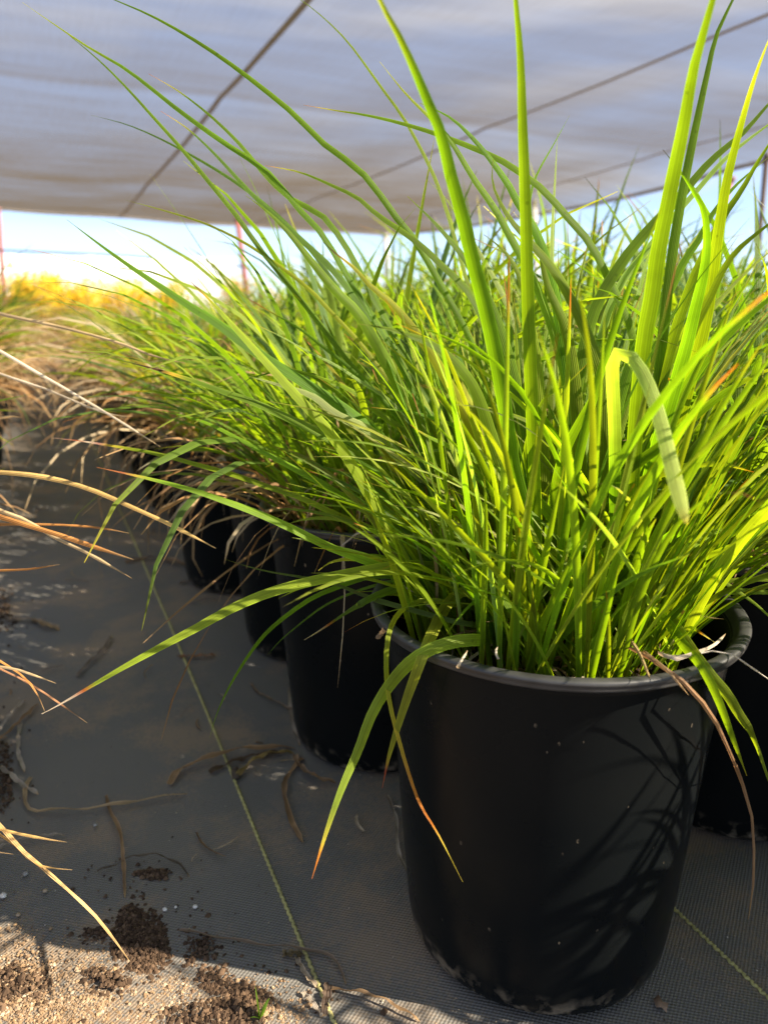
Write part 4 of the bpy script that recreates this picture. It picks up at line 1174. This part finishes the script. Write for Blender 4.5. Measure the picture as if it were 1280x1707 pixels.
# the two withered plants beside the camera on the far side of the path, whose dead leaves hang in from the edge
LEFT_A = cp(-.60, .50, 0); LEFT_B = cp(-.66, .82, 0)
def left_plant(c, label, strands, seed):
    pot(c.x, c.y, 'black nursery pot holding the ' + label[0], 'nursery pots')
    o = empty('grass_plant', (c.x, c.y, .0015), label[1], 'grass plant', 'potted grass plants')
    fo, dr = clump(seed, 60, 120, Lr=(.14, .26), yellow=.6, drymul=.62)
    link('foliage', fo, o); link('dry_leaves', dr, o)
    for pts, w, d0, d1, colr, mat in strands:
        q, _ = spline(pts, 30)
        s = np.concatenate([[0], np.cumsum(np.linalg.norm(np.diff(q, axis=0), axis=1))]); s /= s[-1]
        P = [at_depth(x, y, d0 + (d1 - d0) * t) for (x, y), t in zip(q, s)]
        # carry it back in an arch to the plant's own crown
        a = Vector((c.x + rng.uniform(-.05, .05), c.y + rng.uniform(-.05, .05), .264))
        b = P[0]
        tang = (P[0] - P[3]).normalized()
        dist = (b - a).length
        m1 = b + tang * dist * .35 + Vector((0, 0, .01))
        m2 = a + Vector((0, 0, min(.2, dist * .5)))
        lead = []
        for k in range(10):
            t = k / 10
            lead.append(a * (1 - t) ** 3 + m2 * 3 * t * (1 - t) ** 2 + m1 * 3 * t * t * (1 - t) + b * t ** 3)
        full = [tuple(p) for p in lead] + [tuple(p) for p in P]
        Q, L = spline(full[::2] + [full[-1]], 40)
        mb = MB()
        dm = (d0 + d1) / 2
        tone = colr
        tw = rng.uniform(-.4, .4)
        add_blade(mb, Q, L, w * dm / F_PX, view_width(Q, tw), tone, 'd' if mat is M_DRY else 'g', 4, .45, 'dry' if mat is M_DRY else 'leaf')
        mb.build('dry_leaf' if mat is M_DRY else 'leaf_blade', mat, o, off=(c.x, c.y, .0015))
    return o
STR, GOLD, ORN, PAL = (.58, .42, .22), (.64, .41, .14), (.56, .25, .07), (.66, .55, .40)
left_plant(LEFT_B, ('withered plant whose dead leaves arch over the path', 'withered tan grass plant whose dead leaves arch out across the path'), [
 ([(-60,505),(0,523),(100,545),(200,572),(260,595),(308,605)],6,.72,.66,STR,M_DRY),
 ([(-50,560),(0,585),(60,620),(130,660),(200,702),(268,745)],5.5,.70,.64,PAL,M_DRY),
 ([(-50,605),(0,623),(37,636),(75,648),(106,661),(156,682),(190,692),(219,695)],5,.70,.68,PAL,M_DRY),
 ([(-60,785),(0,787),(75,795),(150,815),(220,845),(290,877),(360,914)],9,.64,.56,GOLD,M_DRY),
 ([(-60,845),(0,861),(47,876),(94,890),(156,911),(223,933)],11,.58,.50,ORN,M_DRY),
 ([(-60,825),(0,851),(47,869),(87,894),(140,919),(175,938),(220,964)],7.5,.62,.55,STR,M_DRY),
 ([(-60,878),(0,874),(62,874),(125,876),(175,881),(216,889)],5,.66,.62,ORN,M_DRY),
 ([(-60,955),(0,951),(47,949),(75,945),(100,941)],5,.64,.60,ORN,M_DRY),
 ([(-60,690),(0,668),(30,662),(52,657)],7,.80,.78,(.12,.22,.03),M_LEAF),
 ([(-50,800),(0,785),(11,779)],6,.74,.72,(.14,.22,.03),M_LEAF),
 ([(-50,705),(0,698),(20,694),(36,696)],5,.80,.78,STR,M_DRY),
], 71)
left_plant(LEFT_A, ('withered plant whose dead leaves hang down to the ground cover', ), [], 72) if False else None
left_plant(LEFT_A, ('withered plant whose dead leaves hang low over the ground cover', 'withered grass plant with dead orange leaves hanging low over the ground cover'), [
 ([(-60,1065),(0,1101),(25,1117),(45,1132),(62,1155),(75,1185)],5,.52,.50,ORN,M_DRY),
 ([(-60,1080),(0,1114),(37,1132),(75,1155),(112,1181),(146,1205)],4.5,.55,.53,(.36,.18,.09),M_DRY),
 ([(-60,1105),(0,1111),(30,1116),(62,1127),(94,1139)],6,.52,.49,STR,M_DRY),
 ([(-60,1325),(0,1374),(34,1413),(70,1444),(112,1481),(157,1523),(186,1559),(216,1601)],8,.47,.45,(.52,.34,.14),M_DRY),
 ([(-60,1355),(0,1382),(42,1392),(79,1399),(112,1404)],7,.47,.45,GOLD,M_DRY),
 ([(-60,1350),(0,1391),(28,1410),(51,1433),(70,1444),(96,1448),(121,1450)],6,.475,.455,GOLD,M_DRY),
 ([(-60,1412),(0,1421),(23,1424)],5,.47,.46,STR,M_DRY),
], 72)

# ------------------------------------------------------------------ yellow shrubs beyond the rows
def shrub(px, top, yc, wid, label, seed, col=(.72, .56, .06)):
    r = random.Random(seed)
    yc *= 2.35; wid *= 1.0
    b = at_depth(px, 520, yc); b.z = 0
    H = at_depth(px, top, yc).z
    o = empty('yellow_shrub', b, label, 'shrub', 'yellow shrubs beyond the rows')
    st, lf = MB(), MB()
    for k in range(16):
        az = r.uniform(0, 6.28); th = abs(r.gauss(.22, .14))
        L = H * r.uniform(.6, .98)
        P = [Vector((r.uniform(-.25, .25), r.uniform(-.25, .25), 0))]
        for i in range(7):
            t2 = th * (1 + .4 * i / 7) + r.uniform(-.06, .06)
            P.append(P[-1] + Vector((math.sin(t2) * math.cos(az) * wid / .9, math.sin(t2) * math.sin(az) * wid / .9, math.cos(t2))) * (L / 7))
        st.tube(P, [.026 - .003 * i for i in range(8)], 6)
        for i in range(100):
            t = r.uniform(.25, 1.0)
            j = min(6, int(t * 7)); p = P[j].lerp(P[j + 1], t * 7 - j)
            p = p + Vector((r.gauss(0, .14), r.gauss(0, .14), r.gauss(0, .10)))
            d = Vector((r.gauss(0, 1), r.gauss(0, 1), r.gauss(.3, .7))).normalized()
            s_ = d.cross(Vector((r.gauss(0, 1), r.gauss(0, 1), r.gauss(0, 1)))).normalized()
            l = r.uniform(.06, .14); w = l * .32
            c = mixc(col, r.choice([(.50, .50, .05), (.74, .60, .05), (.66, .48, .03)]), r.random() * .7)
            q = [lf.vert(p, (0, 0), c), lf.vert(p + d * l * .5 + s_ * w, (1, .5), c), lf.vert(p + d * l, (.5, 1), c), lf.vert(p + d * l * .5 - s_ * w, (0, .5), c)]
            lf.f.append(tuple(q))
    st.build('stems', M_STEM, o)
    lf.build('foliage', M_YELLOW, o, smooth=False)
SHR = [(-30, 470, 9.5, .8, 'loose'), (25, 455, 9.0, .8, 'sparse'), (66, 434, 8.6, 1.0, 'tallest'), (100, 442, 9.4, .9, 'dense'), (135, 462, 8.8, .8, 'low'),
       (185, 462, 10.5, .9, 'pale'), (232, 455, 11.0, 1.0, 'rounded'), (285, 462, 11.5, .9, 'ragged')]
for i, (px, top, yc, wid, nm) in enumerate(SHR):
    where = ['beside the red post at the path end', 'just past the red post at the path end', 'rising highest against the white greenhouse', 'next to the tallest one',
             'in the dip before the gap of white', 'beyond the gap of white', 'behind the far grass plants', 'nearest the leaning red post'][i]
    shrub(px, top, yc, wid, f'{nm} golden yellow shrub {where}', 300 + i)
shrub(400, 450, 13.0, .9, 'small pale yellow shrub at the foot of the leaning red post', 350, (.60, .42, .10))

# ------------------------------------------------------------------ litter on the ground cover
def straw(pts, w, label, c, zs=None, name='dry_leaf', cat='dry leaf', blunt=False):
    q, _ = spline(pts, 18)
    P = []
    for i, (x, y) in enumerate(q):
        p = on_level(x, y, 0.0)
        z = .0032 + (0 if zs is None else zs * math.sin(math.pi * i / 18))
        P.append((p.x, p.y, z + .0012 * math.sin(i * 1.3)))
    dep = (Vector(P[9]) - Vector((0, 0, CAMH))).length
    mb = MB()
    def Wd(i, T):
        h = T.cross(Vector((0, 0, 1)))
        a = .35 * math.sin(i * .9 + w) + .25 * math.sin(i * 2.3 + w * 3)
        return h * math.cos(a) + Vector((0, 0, 1)) * math.sin(a)
    P2, L = spline(P, 18)
    add_blade(mb, P2, L, 1.0 * w * dep / F_PX, Wd, c, 'd', 4, .3, 'dry')
    loc = tuple(P[0])
    o = mb.build(name, M_DRY, off=loc)
    o.location = loc
    return tag(o, label, cat)
BR, TN, GY = (.30, .19, .10), (.42, .30, .17), (.38, .32, .25)
straw([(53,1300),(44,1318),(44,1340),(52,1357),(80,1359),(150,1357),(220,1345),(312,1326)], 6.5, 'long straight tan leaf with a hooked end lying across the ground cover', TN, .004)
straw([(178,1330),(182,1352),(192,1375),(202,1400),(207,1440),(209,1500)], 6, 'bent dry leaf crossing under the long straight tan one', BR, .006)
straw([(163,1457),(190,1452),(225,1440),(265,1438),(300,1450),(317,1466)], 4, 'thin dark stem curving in an arch above the soil heap', (.11, .085, .06), .006)
straw([(300,1555),(360,1570),(420,1583),(500,1592),(545,1598),(565,1618),(577,1645)], 5, 'long thin twig lying across the yellow thread', (.22, .16, .11), .004, 'twig', 'twig')
straw([(283,1312),(300,1292),(340,1278),(400,1262),(450,1255),(492,1250)], 11, 'broad brown leaf running from the second pot over the thread', BR, .008)
straw([(395,1300),(415,1283),(445,1268),(490,1258)], 9, 'olive brown leaf curving out from the second pot', (.24, .17, .06), .006)
straw([(350,1292),(380,1280),(420,1268),(470,1258)], 10, 'dark limp leaf under the broad brown one', (.09, .06, .035), .003)
straw([(492,1262),(498,1285),(515,1302),(535,1310),(560,1308)], 9, 'curled brown leaf at the foot of the second pot', (.26, .17, .10), .008)
straw([(505,1268),(487,1290),(475,1315),(478,1350),(488,1380),(505,1407)], 9, 'twisted brown leaf pointing away from the second pot', BR, .004)
straw([(497,1190),(480,1185),(450,1172),(425,1155),(418,1140)], 5, 'slender stem hooked towards the side of the second pot', (.22, .16, .11), .004)
straw([(482,1150),(485,1190),(491,1220),(500,1245)], 6, 'grey leaf stood on edge against the second pot', GY, .0)
straw([(297,1097),(320,1100),(345,1098),(360,1095)], 8, 'short rusty leaf beside the thread', (.24, .12, .06), .003)
straw([(645,1330),(660,1370),(662,1410),(668,1440),(682,1462)], 6, 'pale curled stem at the foot of the front pot', GY, .003)
straw([(0,1282),(20,1300),(40,1318),(65,1327)], 8, 'grey stalk with a knobbed end near the hooked leaf', GY, .004, 'stalk', 'stalk')
straw([(35,1210),(32,1240),(33,1265),(42,1290)], 6, 'short grey straw standing beside the grey stalk', GY, .004)
straw([(0,1238),(30,1215),(66,1176)], 7, 'brown straw slanting under the low dead leaves', (.26, .16, .08), .004)
straw([(0,1222),(25,1195),(44,1170)], 5, 'whitish straw beside the slanting brown one', (.40, .34, .27), .006)
straw([(0,1418),(40,1408),(110,1396)], 5, 'pale grey straw under the golden dead leaves', GY, .004)
straw([(495,1602),(503,1622),(515,1640),(530,1650)], 8, 'short curled pale husk touching the yellow thread', (.34, .27, .19), .003, 'husk', 'husk')
straw([(472,1597),(490,1598),(505,1596)], 11, 'flat olive scrap of leaf beside the thread', (.16, .12, .06), .002)
straw([(503,1660),(520,1680),(537,1700)], 7, 'short grey stick below the pale husk', GY, .003, 'stick', 'stick')
straw([(548,1648),(545,1670),(540,1698)], 13, 'dark broad leaf scrap covering the end of the thread', (.10, .07, .05), .003)
straw([(548,1655),(590,1662),(640,1678),(700,1707)], 5, 'thin brown stalk running toward the front pot', BR, .004, 'stalk', 'stalk')
straw([(130,1130),(150,1110),(175,1085),(187,1062)], 7, 'frayed grey leaf on the shaded ground cover', (.20, .16, .12), .003)
straw([(210,940),(260,935),(310,948),(350,965)], 10, 'brown dead leaf lying in front of the fourth pot', (.20, .13, .08), .006)
straw([(330,955),(370,980),(400,990),(420,1000)], 9, 'brown dead leaf crossing in front of the third pot', (.18, .11, .06), .006)
straw([(300,975),(360,965),(420,968)], 7, 'thin brown stem lying level in front of the third pot', (.16, .1, .06), .004)
straw([(20,1035),(60,1040),(100,1050)], 8, 'faded tan leaf lying on the path', (.30, .22, .14), .004)
straw([(55,1035),(75,1050),(100,1053)], 7, 'curled tan leaf on the path', (.30, .20, .10), .006)
straw([(20,690),(70,700),(120,698),(170,706)], 7, 'long dead leaf across the far part of the path', (.34, .22, .12), .01)
straw([(0,715),(60,712),(110,716)], 6, 'dead leaf lying nearer on the far part of the path', (.34, .23, .13), .01)
# a brown leaf scrap by the front pot
def scrap(pxs, label, c, name='leaf_scrap'):
    mb = MB()
    pts = [on_level(x, y, 0) for x, y in pxs]
    m = sum(pts, Vector()) / len(pts)
    ce = mb.vert((0, 0, .006), (.5, .5), c)
    ring = [mb.vert((p.x - m.x, p.y - m.y, .0028 + .003 * (i % 2)), (0, 0), c) for i, p in enumerate(pts)]
    lo = [mb.vert((p.x - m.x, p.y - m.y, .0020 + .003 * (i % 2)), (0, 0), c) for i, p in enumerate(pts)]
    for i in range(len(ring)):
        j = (i + 1) % len(ring)
        mb.f.append((ring[i], ring[j], ce)); mb.f.append((ring[j], ring[i], lo[i], lo[j]))
    o = mb.build(name, M_STRAW); o.location = (m.x, m.y, 0)
    return tag(o, label, 'leaf scrap')
scrap([(1088, 1670), (1096, 1668), (1105, 1676), (1112, 1682), (1110, 1692), (1101, 1688), (1093, 1683)], 'crumpled brown leaf scrap on the ground cover beside the front pot', (.26, .17, .11))
scrap([(385, 1288), (396, 1284), (402, 1292), (398, 1304), (388, 1302)], 'dark clod beside the broad brown leaf', (.07, .05, .035), 'soil_clod')['category'] = 'soil clod'

def litter():
    r = random.Random(63)
    d = MB()
    n = 0
    while n < 230:
        x, y = r.uniform(-.55, .75), r.uniform(.36, 3.6) ** 1.0
        if r.random() > .25 + .75 * abs(noise.noise(Vector((x * 4, y * 3, 8)))) * 2: continue
        if any(math.hypot(x - px_, y - py_) < .13 for px_, py_ in [(HX, HY)] + [(.335, HY + .327 * k) for k in range(1, 9)]): continue
        L = r.uniform(.008, .055); az = r.uniform(0, 6.28); cv = r.uniform(-1.2, 1.2)
        P = [np.array([x, y, .0045])]
        for i in range(6):
            a = az + cv * i / 6
            P.append(P[-1] + np.array([math.cos(a), math.sin(a), r.uniform(-.05, .12) if i < 3 else r.uniform(-.12, .05)]) * L / 6)
        P = np.array(P); P[:, 2] = np.maximum(P[:, 2], .0035)
        c = r.choice([(.30, .20, .11), (.22, .14, .08), (.40, .32, .22), (.14, .09, .05), (.34, .24, .12)])
        add_blade(d, P, L, r.uniform(.0009, .0034), lambda i, T: T.cross(Vector((0, 0, 1))) + Vector((0, 0, .3)), c, 'd', 2, .5, 'dry')
        n += 1
    tag(d.build('plant_litter', M_DRY), kind='stuff', label='small scattered bits of dead leaf and straw on the ground cover', cat='litter')
litter()

def weed():
    p = on_level(434, 1703, 0)
    o = empty('seedling', (p.x, p.y, .002), 'tiny bright green seedling sprouting from the dark soil', 'seedling')
    for a, L, b, th in ((2.2, .030, .15, .05), (.4, .016, .6, .45), (3.6, .014, .7, .5), (5.2, .018, .3, .3)):
        mb = MB()
        P = grow(rng, th, a, L, b, 8, (0, 0), .0)
        add_blade(mb, P, L, .0028, width_dir(a, .2, .5, 8), (.15, .27, .03), 'g', 4, .3)
        mb.build('leaf_blade', M_LEAF, o)
weed()

# sand, soil crumbs and pebbles swept into patches
def in_patch(px, py, cx, cy, rx, ry, seed):
    d = ((px - cx) / rx) ** 2 + ((py - cy) / ry) ** 2
    return d + 1.3 * noise.noise(Vector((px * .018, py * .026, seed))) + .5 * noise.noise(Vector((px * .05, py * .08, seed + 5)))
def grit():
    r = random.Random(17)
    s = MB()
    n = 0
    while n < 8500:
        px, py = r.uniform(-60, 520), r.uniform(1480, 1760)
        edge = 1540 + .22 * max(0, px - 40) + 30 * noise.noise(Vector((px * .01, 3, 1)))
        k = (py - edge) / 130
        v = .52 + .55 * noise.noise(Vector((px * .011, py * .030, 4))) + .35 * noise.noise(Vector((px * .04, py * .08, 9)))
        if r.random() > min(1, k) * max(0, v - .12) * 1.3: continue
        p = on_level(px, py, 0)
        c = mixc((.29, .195, .115), r.choice([(.46, .35, .24), (.15, .095, .055), (.30, .19, .10)]), r.random())
        sz = r.uniform(.0005, .0011) if r.random() < .9 else r.uniform(.0011, .0022)
        s.lump((p.x, p.y, .0022 + sz * .3), sz, c, r); n += 1
    for _ in range(420):
        px, py = r.uniform(-40, 1280), r.uniform(1130, 1740)
        p = on_level(px, py, 0)
        if math.hypot(p.x - HX, p.y - HY) < .112: continue
        c = r.choice([(.36, .28, .19), (.10, .07, .05), (.24, .17, .11), (.45, .40, .33)])
        s.lump((p.x, p.y, .0025), r.uniform(.0004, .0010), c, r)
    tag(s.build('sand', M_CRUMB, smooth=False), kind='stuff', label='pale sand grains swept over the ground cover', cat='sand')
    d = MB()
    heaps = [(240, 1580, 42, 46, 1700, .005), (215, 1540, 20, 20, 300, .003), (20, 1650, 70, 30, 350, .004), (175, 1640, 40, 24, 200, .004), (330, 1590, 30, 24, 160, .003), (400, 1680, 56, 36, 800, .004),
             (360, 1635, 30, 22, 160, .004), (8, 1300, 14, 50, 260, .004), (330, 1700, 60, 22, 260, .004), (10, 1020, 20, 30, 260, .004), (255, 1460, 28, 9, 160, .002), (180, 1560, 40, 12, 160, .002)]
    for i, (cx, cy, rx, ry, cnt, hh) in enumerate(heaps):
        k = 0; tr = 0
        while k < cnt and tr < cnt * 20:
            tr += 1
            px, py = r.gauss(cx, rx * .8), r.gauss(cy, ry * .8)
            q = in_patch(px, py, cx, cy, rx, ry, i)
            if r.random() < .05:
                px, py = r.gauss(cx, rx * 1.7), r.gauss(cy, ry * 1.5); q = 1
            elif q > 1.0 + .5 * r.random(): continue
            p = on_level(px, py, 0)
            c = mixc((.045, .028, .018), (.15, .095, .058), r.random() ** 1.5)
            d.lump((p.x, p.y, .002 + hh * max(0, 1 - q) * r.random()), min(.0040, .0007 + abs(r.gauss(0, .0011))), c, r, .9); k += 1
    tag(d.build('soil_crumbs', M_CRUMB, smooth=False), kind='stuff', label='dark spilled potting soil crumbs on the ground cover', cat='soil')
    peb = [(326, 1517, .0030, 'white pebble alone on the dark ground cover'), (294, 1517, .0020, 'small white pebble next to the larger one'), (7, 1499, .0042, 'white pebble at the edge of the sand'),
           (44, 1462, .0034, 'grey pebble above the sand'), (77, 1490, .0030, 'brown pebble between the sand and the bent leaf'), (32, 1530, .0028, 'pale sandy pebble on the edge of the sand patch'),
           (160, 1380, .0026, 'small grey pebble beside the tan leaf'), (276, 1521, .0028, 'dull grey pebble in line with the white ones')]
    for px, py, rad, lb in peb:
        p = on_level(px, py, 0)
        bm = bmesh.new()
        rad *= .75
        bmesh.ops.create_icosphere(bm, subdivisions=2, radius=rad)
        for v in bm.verts:
            v.co *= 1 + .28 * noise.noise(v.co * 400 + Vector((px, py, 0)))
            v.co.z *= .75
        me = bpy.data.meshes.new('pebble'); bm.to_mesh(me); bm.free()
        c = (.62, .58, .52) if 'white' in lb else ((.30, .28, .25) if 'grey' in lb else (.36, .27, .18))
        ca = me.color_attributes.new('tone', 'FLOAT_COLOR', 'POINT')
        ca.data.foreach_set('color', [x for _ in me.vertices for x in (*c, 1)])
        me.polygons.foreach_set('use_smooth', [True] * len(me.polygons))
        me.materials.append(M_CRUMB)
        o = link('pebble', me); o.location = (p.x, p.y, .0025 + rad * .5)
        tag(o, lb, 'pebble', 'pebbles on the ground cover')
grit()
